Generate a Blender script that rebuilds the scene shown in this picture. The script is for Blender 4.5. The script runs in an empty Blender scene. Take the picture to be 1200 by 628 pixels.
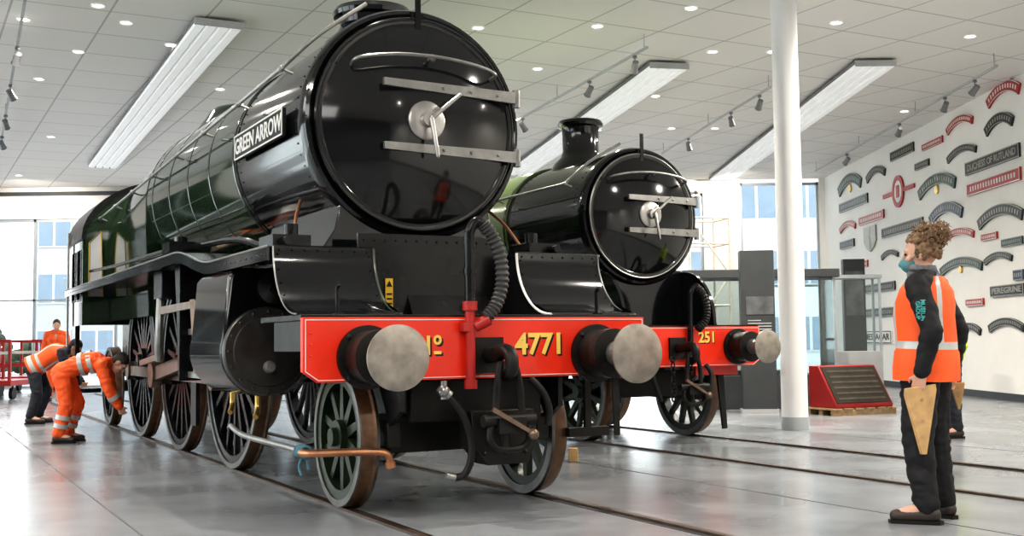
import bpy, bmesh, math, random
from mathutils import Vector, Matrix, noise as NZ
random.seed(7)
SC=bpy.context.scene
C=SC.collection
R=math.radians
pi=math.pi
SC.view_settings.view_transform='Standard'
SC.view_settings.exposure=.1
for lk in ('Medium High Contrast','Standard - Medium High Contrast'):
    try: SC.view_settings.look=lk; break
    except Exception: pass

# ---------------------------------------------------------------- camera maths
F=1330.0
CAM=Vector((0,0,1.15))
CM=(Matrix.Rotation(R(93.7),3,'X')@Matrix.Rotation(R(-0.7),3,'Z'))
def ray(x,y): return CM@Vector(((x-600)/F,(314-y)/F,-1))
def hit(x,y,axis,val):
    d=ray(x,y); t=(val-CAM[axis])/d[axis]; return CAM+d*t
cam=bpy.data.cameras.new('camera'); co=bpy.data.objects.new('camera',cam); C.objects.link(co)
cam.sensor_width=36; cam.lens=F/1200*36; cam.clip_end=300
co.matrix_world=Matrix.Translation(CAM)@CM.to_4x4()
SC.camera=co

# ---------------------------------------------------------------- materials
def mat(name,col,rough=.5,metal=0.,noise=.12,scale=6.,bump=0.,emit=0.,coat=0.,rn=0.,spec=.5):
    m=bpy.data.materials.new(name); m.use_nodes=True
    nt=m.node_tree; b=nt.nodes['Principled BSDF']
    b.inputs['Roughness'].default_value=rough; b.inputs['Metallic'].default_value=metal
    b.inputs['Specular IOR Level'].default_value=spec
    if coat: b.inputs['Coat Weight'].default_value=coat; b.inputs['Coat Roughness'].default_value=.05
    tc=nt.nodes.new('ShaderNodeTexCoord'); n=nt.nodes.new('ShaderNodeTexNoise')
    n.inputs['Scale'].default_value=scale; n.inputs['Detail'].default_value=5
    nt.links.new(tc.outputs['Object'],n.inputs['Vector'])
    r=nt.nodes.new('ShaderNodeValToRGB')
    r.color_ramp.elements[0].position=.3; r.color_ramp.elements[1].position=.7
    r.color_ramp.elements[0].color=[max(0,c*(1-noise)) for c in col]+[1]
    r.color_ramp.elements[1].color=[min(1,c*(1+noise)) for c in col]+[1]
    nt.links.new(n.outputs['Fac'],r.inputs['Fac']); nt.links.new(r.outputs['Color'],b.inputs['Base Color'])
    if bump:
        bp=nt.nodes.new('ShaderNodeBump'); bp.inputs['Strength'].default_value=bump; bp.inputs['Distance'].default_value=.02
        nt.links.new(n.outputs['Fac'],bp.inputs['Height']); nt.links.new(bp.outputs['Normal'],b.inputs['Normal'])
    if rn:
        mr=nt.nodes.new('ShaderNodeMapRange'); mr.inputs['To Min'].default_value=max(.02,rough-rn); mr.inputs['To Max'].default_value=rough+rn
        nt.links.new(n.outputs['Fac'],mr.inputs['Value']); nt.links.new(mr.outputs['Result'],b.inputs['Roughness'])
    if emit:
        b.inputs['Emission Color'].default_value=list(col)+[1]; b.inputs['Emission Strength'].default_value=emit
    return m
K={}
K['black']=mat('gloss_black_paint',(.006,.007,.008),.10,0,.2,4,coat=.35,spec=.45)
K['satin']=mat('satin_black_paint',(.009,.009,.010),.24,0,.3,5,rn=.06,spec=.35)
K['dark']=mat('sooty_black_iron',(.010,.009,.008),.45,0,.4,7,rn=.1,spec=.3)
K['green']=mat('dark_green_paint',(.010,.028,.010),.07,0,.1,3,coat=.8)
K['green2']=mat('mid_green_paint',(.115,.17,.05),.2,0,.1,3,coat=.35)
K['wgreen']=mat('wheel_green_paint',(.017,.028,.013),.36,0,.4,5,spec=.3)
K['red']=mat('red_beam_paint',(.78,.036,.013),.3,0,.06,3,coat=.2,spec=.35)
K['red2']=mat('red_matt_paint',(.42,.024,.02),.4,0,.1,4)
K['steel']=mat('bright_steel',(.5,.49,.47),.32,.9,.15,8,rn=.1)
K['worn']=mat('worn_buffer_steel',(.32,.29,.255),.42,.6,.3,9,rn=.12)
K['gsteel']=mat('grey_steel',(.30,.30,.29),.36,.75,.2,8)
K['tyre']=mat('tyre_side_steel',(.15,.145,.135),.38,.75,.3,8)
K['tread']=mat('rusty_tread',(.15,.085,.05),.42,.5,.35,12,rn=.1)
K['rail']=mat('dull_rail_steel',(.075,.050,.036),.42,.5,.35,8,rn=.1)
K['cover']=mat('dark_cylinder_cover',(.055,.053,.05),.32,.5,.25,6,rn=.08)
K['rod']=mat('oily_rod_steel',(.17,.12,.09),.35,.7,.3,8)
K['gold']=mat('gold_lettering',(.88,.60,.13),.35,.1,.05)
K['white']=mat('white_lining',(.8,.8,.76),.4)
K['lining']=mat('thin_boiler_lining',(.055,.07,.05),.25)
K['copper']=mat('copper_pipe',(.55,.27,.15),.35,.85,.2,9)
K['brass']=mat('brass',(.65,.45,.14),.3,.9,.1)
K['rubber']=mat('grey_rubber_hose',(.050,.050,.050),.6,0,.2,10)
K['rubber2']=mat('black_rubber_hose',(.014,.014,.014),.5,0,.2,10,spec=.3)
K['yellow']=mat('warning_yellow',(.8,.50,.03),.4)
K['rope']=mat('blue_rope',(.06,.17,.22),.8,0,.3,30,bump=.4)
K['wood']=mat('pale_wood',(.52,.33,.15),.6,0,.2,14,bump=.1)
K['scaf']=mat('pale_scaffold_tube',(.62,.56,.48),.5,.1,.1,14)
K['pallet']=mat('pallet_wood',(.36,.24,.13),.75,0,.3,12,bump=.2)
K['wall']=mat('white_wall_paint',(.90,.88,.845),.6,0,.02,2)
K['backwall']=mat('reflection_dimming_grey',(.16,.16,.17),.7,0,.1,1)
K['alu']=mat('grey_window_frame',(.42,.45,.47),.4,.3,.05)
K['pillar']=mat('white_column_paint',(.86,.86,.86),.35,0,.02,2)
K['dgrey']=mat('dark_grey_panel',(.06,.064,.068),.5,0,.1,3,spec=.3)
K['lgrey']=mat('light_grey_panel',(.45,.46,.47),.5,0,.1,3)
K['trackblk']=mat('track_metal',(.22,.22,.23),.4,.4,.1)
K['fin']=mat('white_fin_added_glow',(.90,.90,.90),.5,0,.02,2,emit=.22)  # slight glow added to the white of the fins and downlight rims
K['lamp']=mat('glowing_lens',(1.,.93,.8),.4,0,0,2,emit=16)
K['skin']=mat('skin',(.62,.36,.26),.5,0,.08,14)
K['hair']=mat('curly_brown_hair',(.23,.145,.08),.6,0,.45,40,bump=.6)
K['dhair']=mat('dark_hair',(.03,.022,.016),.6,0,.3,40,bump=.5)
K['orange']=mat('orange_hi_vis',(.95,.12,.018),.65,0,.1,9,bump=.15)
K['reflect']=mat('silver_reflective',(.50,.52,.51),.35,.2,.06,20)
K['bcloth']=mat('black_cloth',(.012,.012,.014),.7,0,.35,9,bump=.3,spec=.35)
K['navy']=mat('navy_cloth',(.018,.02,.03),.75,0,.3,9,bump=.3)
K['boot']=mat('dark_boot_leather',(.03,.02,.016),.5,0,.4,12)
K['scarf']=mat('grey_scarf',(.14,.15,.17),.85,0,.45,30,bump=.5)
K['mask']=mat('teal_face_mask',(.08,.25,.28),.7,0,.1,12)
K['teal']=mat('teal_print',(.08,.42,.40),.5)
K['lime']=mat('yellow_hi_vis',(.65,.85,.06),.65,0,.1,9)
K['eye']=mat('eye',(.05,.04,.04),.2)
K['office']=mat('pale_office_cladding',(.50,.51,.53),.7,0,.05,.5)
K['office2']=mat('grey_office_cladding',(.33,.33,.34),.7,0,.08,.5)
K['owin']=mat('office_window',(.14,.19,.25),.15,0,.1,1)
K['pave']=mat('outside_paving',(.40,.40,.40),.8,0,.1,1)
K['photo']=mat('faded_photo_print',(.12,.125,.13),.5,0,.45,4)
K['pblack']=mat('nameplate_black',(.022,.022,.023),.4,0,.2,8)
K['pgreen']=mat('nameplate_green',(.025,.06,.05),.4,0,.2,8)
K['pred']=mat('nameplate_red',(.42,.025,.025),.4,0,.15,8)
K['pblue']=mat('nameplate_blue',(.03,.05,.11),.4,0,.15,8)
K['pmet']=mat('nameplate_metal',(.36,.35,.31),.4,.4,.1,8)
K['screen']=mat('dark_display_glass',(.028,.024,.018),.5,0,.2,9,spec=.2)
K['slat']=mat('dim_brown_slat',(.065,.055,.042),.5,0,.2,9,spec=.2)

def glass():
    m=bpy.data.materials.new('window_glass'); m.use_nodes=True; nt=m.node_tree
    for n in list(nt.nodes): nt.nodes.remove(n)
    o=nt.nodes.new('ShaderNodeOutputMaterial'); mx=nt.nodes.new('ShaderNodeMixShader')
    t=nt.nodes.new('ShaderNodeBsdfTransparent'); t.inputs[0].default_value=(.90,.94,.94,1)
    g=nt.nodes.new('ShaderNodeBsdfGlossy'); g.inputs['Roughness'].default_value=.03
    f=nt.nodes.new('ShaderNodeFresnel'); f.inputs[0].default_value=1.45
    nt.links.new(f.outputs[0],mx.inputs[0]); nt.links.new(t.outputs[0],mx.inputs[1]); nt.links.new(g.outputs[0],mx.inputs[2])
    nt.links.new(mx.outputs[0],o.inputs[0]); return m
K['glass']=glass()
def grid_mat(name,c1,c2,w,h,mort,rot,rough):
    m=bpy.data.materials.new(name); m.use_nodes=True; nt=m.node_tree; b=nt.nodes['Principled BSDF']
    tc=nt.nodes.new('ShaderNodeTexCoord'); mp=nt.nodes.new('ShaderNodeMapping'); mp.inputs['Rotation'].default_value=(0,0,rot)
    br=nt.nodes.new('ShaderNodeTexBrick'); br.offset=0; br.inputs['Scale'].default_value=1
    br.inputs['Brick Width'].default_value=w; br.inputs['Row Height'].default_value=h; br.inputs['Mortar Size'].default_value=mort; br.inputs['Mortar Smooth'].default_value=0
    br.inputs['Color1'].default_value=list(c1)+[1]; br.inputs['Color2'].default_value=[c*.98 for c in c1]+[1]; br.inputs['Mortar'].default_value=list(c2)+[1]
    nt.links.new(tc.outputs['Object'],mp.inputs['Vector']); nt.links.new(mp.outputs['Vector'],br.inputs['Vector'])
    nt.links.new(br.outputs['Color'],b.inputs['Base Color']); b.inputs['Roughness'].default_value=rough
    return m
K['ceil']=grid_mat('ceiling_tiles',(.83,.80,.775),(.50,.485,.47),1.2,1.2,.014,R(-28.4),.7)
K['floor']=mat('polished_grey_floor',(.225,.238,.255),.23,0,.22,.9,rn=.10,spec=.42)

# ---------------------------------------------------------------- mesh builder
def frame(d):
    d=Vector(d).normalized(); a=Vector((0,0,1)) if abs(d.z)<.9 else Vector((1,0,0))
    p=d.cross(a).normalized(); q=d.cross(p).normalized(); return d,p,q
def catmull(P,k,closed=False):
    P=[Vector(p) for p in P]; out=[]; n=len(P)
    segs=n if closed else n-1
    for i in range(segs):
        if closed: a,b,c,d=P[(i-1)%n],P[i],P[(i+1)%n],P[(i+2)%n]
        else: a,b,c,d=P[max(i-1,0)],P[i],P[i+1],P[min(i+2,n-1)]
        for j in range(k):
            t=j/k
            out.append(.5*((2*b)+(c-a)*t+(2*a-5*b+4*c-d)*t*t+(3*b-a-3*c+d)*t**3))
    if not closed: out.append(P[-1])
    return out
class MB:
    def __init__(s): s.V=[];s.F=[];s.I=[];s.mi=0;s.M=None
    def add(s,vs,fs,mis=None):
        o=len(s.V)
        for v in vs:
            v=Vector(v)
            if s.M is not None: v=s.M@v
            s.V.append(v)
        for k,f in enumerate(fs):
            s.F.append([i+o for i in f]); s.I.append(s.mi if mis is None else mis[k])
        return s
    def box(s,x0,x1,y0,y1,z0,z1):
        vs=[(x,y,z) for x in (x0,x1) for y in (y0,y1) for z in (z0,z1)]
        return s.add(vs,[(0,1,3,2),(4,6,7,5),(0,4,5,1),(2,3,7,6),(0,2,6,4),(1,5,7,3)])
    def lathe(s,prof,org,axis,n=32,mis=None,closed=False):
        d,p,q=frame(axis); org=Vector(org); vs=[];rings=[]
        for r,h in prof:
            if r<1e-6: rings.append([len(vs)]); vs.append(org+d*h)
            else:
                rings.append(list(range(len(vs),len(vs)+n)))
                for i in range(n):
                    a=2*pi*i/n; vs.append(org+d*h+(p*math.cos(a)+q*math.sin(a))*r)
        fs=[];mm=[];m=len(prof)
        for k in range(m if closed else m-1):
            A=rings[k];B=rings[(k+1)%m]
            for i in range(n):
                j=(i+1)%n
                if len(A)==1 and len(B)==1: continue
                if len(A)==1: f=(A[0],B[i],B[j])
                elif len(B)==1: f=(A[i],A[j],B[0])
                else: f=(A[i],A[j],B[j],B[i])
                fs.append(f); mm.append(mis[k] if mis else s.mi)
        return s.add(vs,fs,mm)
    def cyl(s,a,b,r0,r1=None,n=20):
        a=Vector(a);b=Vector(b); L=(b-a).length; r1=r0 if r1 is None else r1
        return s.lathe([(0,0),(r0,0),(r1,L),(0,L)],a,b-a,n)
    def tube(s,pts,r,n=10,k=0,closed=False):
        P=catmull(pts,k,closed) if k else [Vector(p) for p in pts]
        N=len(P); vs=[];fs=[]
        T=[]
        for i in range(N):
            if closed: t=P[(i+1)%N]-P[i-1]
            else: t=P[min(i+1,N-1)]-P[max(i-1,0)]
            T.append(t.normalized())
        d,p,q=frame(T[0])
        for i in range(N):
            if i:
                p=(p-T[i]*p.dot(T[i])).normalized()
            q=T[i].cross(p)
            rr=r(i/(N-1)) if callable(r) else r
            for j in range(n):
                a=2*pi*j/n; vs.append(P[i]+(p*math.cos(a)+q*math.sin(a))*rr)
        for i in range(N if closed else N-1):
            i2=(i+1)%N
            for j in range(n):
                j2=(j+1)%n; fs.append((i*n+j,i*n+j2,i2*n+j2,i2*n+j))
        if not closed:
            fs.append(tuple(range(n))[::-1]); fs.append(tuple((N-1)*n+j for j in range(n)))
        return s.add(vs,fs)
    def prism(s,poly,pl,d0,d1):
        f={'xz':lambda a,b,d:(a,d,b),'yz':lambda a,b,d:(d,a,b),'xy':lambda a,b,d:(a,b,d)}[pl]
        n=len(poly); vs=[f(a,b,d0) for a,b in poly]+[f(a,b,d1) for a,b in poly]
        fs=[tuple(range(n)),tuple(range(2*n-1,n-1,-1))]+[(i,(i+1)%n,n+(i+1)%n,n+i) for i in range(n)]
        return s.add(vs,fs)
    def sphere(s,c,r,n=12,m=8):
        if not hasattr(r,'__len__'): r=(r,r,r)
        c=Vector(c); vs=[c+Vector((0,0,r[2]))];fs=[]
        for i in range(1,m):
            t=pi*i/m
            for j in range(n):
                a=2*pi*j/n; vs.append(c+Vector((r[0]*math.sin(t)*math.cos(a),r[1]*math.sin(t)*math.sin(a),r[2]*math.cos(t))))
        vs.append(c-Vector((0,0,r[2])))
        for j in range(n):
            fs.append((0,1+j,1+(j+1)%n)); fs.append((len(vs)-1,1+(m-2)*n+(j+1)%n,1+(m-2)*n+j))
            for i in range(m-2):
                fs.append((1+i*n+j,1+(i+1)*n+j,1+(i+1)*n+(j+1)%n,1+i*n+(j+1)%n))
        return s.add(vs,fs)
    def cap(s,a,b,ra,rb,n=12):
        a=Vector(a);b=Vector(b); L=(b-a).length
        if L<1e-5: return s.sphere(a,ra)
        pr=[(0,-ra)]+[(ra*math.sin(t),-ra*math.cos(t)) for t in (pi/6,pi/3,pi/2)]
        pr+=[(rb*math.cos(t),L+rb*math.sin(t)) for t in (0,pi/6,pi/3)]+[(0,L+rb)]
        return s.lathe(pr,a,b-a,n)
    def bar(s,a,b,w0,w1,t,up=(0,0,1)):
        a=Vector(a);b=Vector(b);d=(b-a).normalized(); sd=d.cross(Vector(up)).normalized(); u=sd.cross(d)
        vs=[]
        for p,w in ((a,w0),(b,w1)):
            for i,j in ((-1,-1),(1,-1),(1,1),(-1,1)): vs.append(p+sd*(i*t/2)+u*(j*w/2))
        return s.add(vs,[(0,1,2,3),(7,6,5,4),(0,4,5,1),(1,5,6,2),(2,6,7,3),(3,7,4,0)])
    def loft(s,rings,mis=None):
        n=len(rings[0]); vs=[v for r in rings for v in r]; fs=[];mm=[]
        for i in range(len(rings)-1):
            for j in range(n):
                fs.append((i*n+j,i*n+(j+1)%n,(i+1)*n+(j+1)%n,(i+1)*n+j)); mm.append(mis(i,j) if mis else s.mi)
        fs.append(tuple(range(n))[::-1]); fs.append(tuple((len(rings)-1)*n+j for j in range(n))); mm+=[s.mi,s.mi]
        return s.add(vs,fs,mm)
    def rivets(s,pts,r=.012):
        for p in pts: s.sphere(p,r,6,4)
        return s
    def build(s,name,mats,parent=None,bevel=0,ang=35):
        me=bpy.data.meshes.new(name); me.from_pydata([tuple(v) for v in s.V],[],s.F)
        if not isinstance(mats,list): mats=[mats]
        for m in mats: me.materials.append(m)
        me.polygons.foreach_set('material_index',s.I)
        bm=bmesh.new();bm.from_mesh(me);bmesh.ops.recalc_face_normals(bm,faces=bm.faces);bm.to_mesh(me);bm.free()
        me.shade_smooth(); me.set_sharp_from_angle(angle=R(ang))
        o=bpy.data.objects.new(name,me); C.objects.link(o)
        if parent: o.parent=parent
        if bevel:
            b=o.modifiers.new('bevel','BEVEL'); b.width=bevel; b.segments=2; b.limit_method='ANGLE'; b.angle_limit=R(40)
        return o
def bake(mb,name,mats,parent,voxel=.01,it=4,fold=0.):
    t=mb.build('tmp',mats)
    r=t.modifiers.new('r','REMESH'); r.mode='VOXEL'; r.voxel_size=voxel; r.use_smooth_shade=True
    sm=t.modifiers.new('s','SMOOTH'); sm.iterations=it; sm.factor=.5
    bpy.context.view_layer.update(); dg=bpy.context.evaluated_depsgraph_get()
    me=bpy.data.meshes.new_from_object(t.evaluated_get(dg)); me.name=name
    bpy.data.objects.remove(t)
    if not me.materials: me.materials.append(mats)
    if fold:
        P=[(v.co.copy(),v.normal.copy()) for v in me.vertices]
        for v,(c,n) in zip(me.vertices,P):
            f=abs(NZ.noise(Vector((c.x*7,c.y*7,c.z*15))))*1.6+NZ.noise(c*24)*.35
            v.co=c+n*(f-.35)*fold
        me.update()
    me.shade_smooth()
    o=bpy.data.objects.new(name,me); C.objects.link(o); o.parent=parent; return o
def text(name,body,size,m,parent,M,depth=.003,bold=.0,sx=1.,line=1.):
    cu=bpy.data.curves.new(name,'FONT'); cu.body=body; cu.size=size; cu.extrude=depth; cu.offset=bold; cu.space_line=line
    cu.align_x='CENTER'; cu.align_y='CENTER'; cu.resolution_u=3
    t=bpy.data.objects.new('tmp',cu); C.objects.link(t); bpy.context.view_layer.update()
    me=bpy.data.meshes.new_from_object(t.evaluated_get(bpy.context.evaluated_depsgraph_get())); me.name=name
    bpy.data.objects.remove(t)
    me.transform(M@Matrix.Diagonal((sx,1,1,1))); me.materials.clear(); me.materials.append(m)
    o=bpy.data.objects.new(name,me); C.objects.link(o)
    if parent: o.parent=parent
    return o
def FRONT(x,y,z): return Matrix.Translation((x,y,z))@Matrix.Rotation(pi/2,4,'X')     # faces -y
def LEFT(x,y,z): return Matrix.Translation((x,y,z))@Matrix.Rotation(-pi/2,4,'Z')@Matrix.Rotation(pi/2,4,'X')  # faces -x
def thing(name,label,cat,loc=(0,0,0),rz=0,group=None):
    o=bpy.data.objects.new(name,None); C.objects.link(o); o.empty_display_size=.2
    o.location=loc; o.rotation_euler=(0,0,rz); o['label']=label; o['category']=cat
    if group: o['group']=group
    return o
def tag(o,label,cat,group=None):
    o['label']=label; o['category']=cat
    if group: o['group']=group
    return o
def struct(o): o['kind']='structure'; return o

# ================================================================ THE ROOM
H=5.6; XR=8.75; XL=-16.; YB=-6.; YF=31.5
struct(MB().box(XL,XR,YB,YF,-.2,0).build('floor',K['floor']))
struct(MB().box(XL-.2,XR+.2,YB-.2,YF+.2,H,H+.2).build('ceiling',K['ceil']))
struct(MB().box(XR,XR+.2,YB,YF,-.2,H).build('wall_right',K['wall']))
struct(MB().box(XR-.025,XR-.002,YB,YF,.002,.13).build('baseboard_right',K['dgrey']))
# far wall : bulkhead + pillars + glazing
m=MB().box(XL,2.0,YF,YF+.3,4.72,H).box(2.0,5.35,YF,YF+.3,5.22,H)
for a,b in ((-16.,-15.6),(-4.2,-3.2),(1.9,2.4),(5.35,6.40),(8.6,8.75)): m.box(a,b,YF,YF+.3,0,H)
struct(m.build('wall_far',K['wall']))
struct(MB().box(XL,3.,YF-.14,YF-.02,5.36,5.46).build('trim_1',K['dgrey']))
def window(n,x0,x1,z0,z1,axis,pos,divs,trans):
    m=MB()
    def bx(a,b,c,d):
        if axis=='y': m.box(a,b,pos+.08,pos+.18,c,d)
        else: m.box(pos-.18 if pos<0 else pos,pos-.08 if pos<0 else pos+.1,a,b,c,d)
    bx(x0,x1,z0,z0+.08); bx(x0,x1,z1-.08,z1)
    for i in range(divs+1):
        c=x0+(x1-x0)*i/divs; c=min(max(c,x0+.03),x1-.03); bx(c-.03,c+.03,z0,z1)
    for t in trans: bx(x0,x1,t-.03,t+.03)
    w=struct(m.build('window_%d'%n,K['alu']))
    g=MB()
    if axis=='y': g.box(x0,x1,pos+.125,pos+.135,z0,z1)
    else: g.box(pos-.135,pos-.125,x0,x1,z0,z1)
    g.build('pane',K['glass'],w)
window(1,-15.6,-4.2,0,4.72,'y',YF,5,(2.45,))
window(2,-3.2,1.9,0,4.72,'y',YF,3,(1.1,3.0))
window(9,2.4,5.35,0,5.22,'y',YF,2,(2.6,))
window(3,6.40,8.6,0,5.5,'y',YF,2,(2.6,))
# left wall (glazed)
m=MB().box(XL-.3,XL,YB,YF,4.6,H)
for y in (-6,1.2,8.4,15.6,22.8,30.8): m.box(XL-.3,XL,y,y+.7,0,H)
struct(m.build('wall_left',K['wall']))
for i,y in enumerate((-5.3,1.9,9.1,16.3,23.5)): window(4+i,y,y+6.5,0,4.6,'x',XL,4,(2.45,))
# unseen back wall behind the camera, windowless and dark to dim door reflections
struct(MB().box(XL,XR,YB-.3,YB,0,H).build('wall_back',K['backwall']))
# floor joints
def loc2w(u,v,z=0):
    a=R(28.4); return Vector((.087+math.cos(a)*u-math.sin(a)*v,7.19+math.sin(a)*u+math.cos(a)*v,z))
def strip(u,v0,v1,w,z0,z1,m=None):
    m=m or MB(); P=[loc2w(u-w/2,v0),loc2w(u+w/2,v0),loc2w(u+w/2,v1),loc2w(u-w/2,v1)]
    m.add([(p.x,p.y,z0) for p in P]+[(p.x,p.y,z1) for p in P],[(3,2,1,0),(4,5,6,7),(0,1,5,4),(1,2,6,5),(2,3,7,6),(3,0,4,7)])
    return m
struct(strip(-2.17,-8,25,.012,0,.002).build('trim_2',K['dgrey']))
struct(strip(2.2,-8,25,.010,0,.002).build('trim_3',K['dgrey']))
struct(strip(6.3,-8,22,.010,0,.002).build('trim_4',K['dgrey']))
# inset tracks
for i,(uc,lab) in enumerate(((0,'pair of rails set flush in the grey floor under the large green and black locomotive'),(4.17,'pair of floor rails carrying the smaller second locomotive'))):
    t=thing('railway_track',lab,'railway track',(0,0,0))
    for s in (-1,1):
        strip(uc+s*.748,-8.5,23,.052,0,.017).build('rail',K['rail'],t)
        strip(uc+s*.695,-8.5,23,.045,0,.003).build('flangeway',K['dark'],t)

# outside
struct(MB().box(-90,70,YF+.4,130,-.4,-.2).build('ground',K['pave']))
def office(label,x0,x1,y,h,m,nx,nz,loc=None):
    t=thing('office_building',label,'building',(0,0,-.2))
    MB().box(x0,x1,y,y+9,0,h).build('wall',m,t)
    w=(x1-x0)/nx; hh=h/nz
    for i in range(nx):
        for k in range(nz):
            a=x0+w*i+w*.14; z=hh*k+hh*.3
            f=MB().box(a-.06,a+w*.72+.06,y-.06,y-.002,z-.06,z+hh*.5+.06).build('window',K['office'],t)
            MB().box(a,a+w*.32,y-.08,y-.062,z,z+hh*.5).build('pane',K['owin'],f)
            MB().box(a+w*.38,a+w*.72,y-.08,y-.062,z,z+hh*.5).build('pane',K['owin'],f)
    MB().box(x0-.2,x1+.2,y-.25,y+9.2,h,h+.3).build('roof',K['alu'],t)
office('grey office block with window rows outside behind the locomotive cab',-22.,-10.,52,13,K['office2'],6,5)
office('pale office block seen through the tall window beside the nameplate wall',7.2,18.,48,14,K['office'],5,5)
office('distant white office block seen behind the smaller locomotive',-6,5.0,60,12,K['office'],5,4)
for i,(x,y,s) in enumerate(((-27.0,58,1.3),(-24.2,57,1.0))):
    t=thing('garden_bush',('round dark bush outside at the far left edge of the glass wall','smaller dark bush against the corner of the office block')[i],'bush',(x,y,-.2))
    m=MB()
    for k in range(44):
        m.sphere((random.gauss(0,.6*s),random.gauss(0,.5*s),s*(.28+random.random()*1.4)),.28*s,7,5)
    m.build('foliage',mat('bush_leaves',(.05,.07,.04),.8,0,.5,8),t)

# steel column
P=hit(932,503,2,0)
t=thing('support_column','round white steel column with grey base collar standing in front of the dark panel','column',(P.x,P.y,0))
MB().cyl((0,0,.16),(0,0,H),.165,n=40).build('shaft',K['pillar'],t)
MB().lathe([(0,.001),(.175,.001),(.175,.10),(.168,.16),(0,.16)],(0,0,0),(0,0,1),40).build('base_collar',K['alu'],t)

# ceiling services
def ceil_strip(label,a,b,w,n):
    a=Vector(a);b=Vector(b); L=(b-a).length; ang=math.atan2(b.y-a.y,b.x-a.x)
    t=thing('ceiling_fin_panel',label,'ceiling light',(a.x,a.y,5.46),ang)
    MB().box(0,L,-w/2,w/2,.05,.10).build('backing_panel',K['trackblk'],t)
    for i in range(n):
        y=-w/2+w*(i+.5)/n; f=w/n*.42
        MB().prism([(y-f,.048),(y-f*.85,.005),(y+f*.85,.005),(y+f,.048)],'yz',0,L).build('fin',K['fin'],t)
    for x in (-.03,L+.002): MB().box(x,x+.028,-w/2,w/2,.005,.10).build('end_plate',K['lgrey'],t)
    for x in (L*.08,L*.36,L*.64,L*.92): MB().cyl((x,0,.10),(x,0,.139),.02,n=8).build('hanger',K['lgrey'],t)
ceil_strip('long white finned panel on the ceiling above the green boiler, leftmost of three',(-3.95,15.2),(-9.9,27.3),.66,4)
ceil_strip('long white finned panel on the ceiling between the two locomotives',(2.55,17.9),(.15,29.4),.66,4)
ceil_strip('long white finned panel on the ceiling behind the white column',(5.85,17.9),(5.75,30.8),.66,4)

DL=[(115,6),(148,26),(28,22),(200,52),(46,92),(92,60),(258,104),(60,160),(150,150),(22,205),(250,180),
    (810,9),(980,26),(1137,42),(560,32),(630,80),(590,130),(700,152),(768,112),(787,150),(838,150),(835,60),(905,60),(1010,95),(955,120),(1060,130),(700,30),(640,168)]
pts=[hit(x,y,2,H) for x,y in DL]
vis=len(pts)
pts+=[Vector((x,y,H)) for x in (-11,-6,-1,4,7.2) for y in (-3,2.5,8.5)]
def lamp(P,e,ang=150,rad=.05,rot=None,name='downlight_lamp'):
    l=bpy.data.lights.new(name,'SPOT'); l.energy=e; l.spot_size=R(ang); l.spot_blend=.8; l.shadow_soft_size=rad; l.color=(1,.93,.83)
    o=bpy.data.objects.new(name,l); C.objects.link(o); o.location=(P.x,P.y,P.z-.06)
    if rot: o.rotation_euler=rot
for i,P in enumerate(pts):
    if i<vis:
        t=thing('downlight','small round recessed downlight glowing in the tiled ceiling','ceiling light',(P.x,P.y,H),0,'recessed ceiling downlights')
        MB().lathe([(.06,-.001),(.088,-.001),(.088,-.02),(.06,-.012)],(0,0,0),(0,0,1),20,closed=True).build('rim',K['fin'],t)
        MB().cyl((0,0,-.012),(0,0,-.003),.058).build('lens',K['lamp'],t)
    if i>=vis or i%2==0: lamp(P,540)
# lighting tracks with spotlights
def track(label,sl,a,b,fr,grp):
    a=Vector(a);b=Vector(b); L=(b-a).length; ang=math.atan2(b.y-a.y,b.x-a.x)
    t=thing('lighting_track',label,'lighting track',(a.x,a.y,5.36),ang)
    MB().box(0,L,-.018,.018,0,.035).build('rail',K['lgrey'],t)
    n=max(2,int(L/3))
    for i in range(n+1):
        x=.1+(L-.2)*i/n; MB().cyl((x,0,.035),(x,0,.24),.008,n=8).build('hanger',K['lgrey'],t)
    for f in fr:
        p=a+(b-a)*f
        s=thing('spotlight',sl,'spotlight',(p.x,p.y,5.36),random.uniform(-.8,.8)+pi,grp); s.scale=(.85,)*3
        MB().box(-.035,.035,-.02,.02,-.05,-.001).cyl((0,0,-.13),(0,0,-.05),.012,n=8).build('bracket',K['trackblk'],s)
        MB().lathe([(0,-.09),(.055,-.09),(.062,.08),(.075,.12),(.062,.125),(.05,.09),(0,.09)],(0,0,-.19),(0,-.75,-.6),16).build('lamp_head',K['trackblk'],s)
        MB().cyl((0,-.062,-.24),(0,-.068,-.245),.045,n=14).build('lens',K['lamp'],s)
track('grey lighting track on the ceiling between the two locomotives','small dark spotlight hung from the track between the locomotives',(2.0,16.2),(-.35,22.9),(.06,.3,.75),'spotlights on the middle track')
track('grey lighting track on the ceiling left of the white column','small dark spotlight hung from the track left of the column',(4.4,18.9),(3.45,25.6),(.08,.3,.7),'spotlights left of the column')
track('grey lighting track on the ceiling running beside the nameplate wall','small dark spotlight hung from the track beside the nameplate wall',(7.66,17.6),(7.74,28.6),(.08,.2,.42,.75),'spotlights beside the nameplate wall')
track('grey lighting track at the far left of the ceiling','small glowing spotlight hung from the far left ceiling track',(-5.9,13.6),(-10.9,24.),(.2,.42,.65,.85),'spotlights on the far left track')
for y in (12.5,15.5,18.5,21.5,24.5,28): lamp(Vector((6.6,y,5.2)),680,105,.05,(0,R(50),0),'wall_spot_lamp')
for x in (-13,-8,-3,2,6): lamp(Vector((x,29.,5.3)),330,110,.05,(R(62),0,0),'bulkhead_fill_lamp')  # added fill spots without fixtures, brightening the backlit far wall

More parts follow.
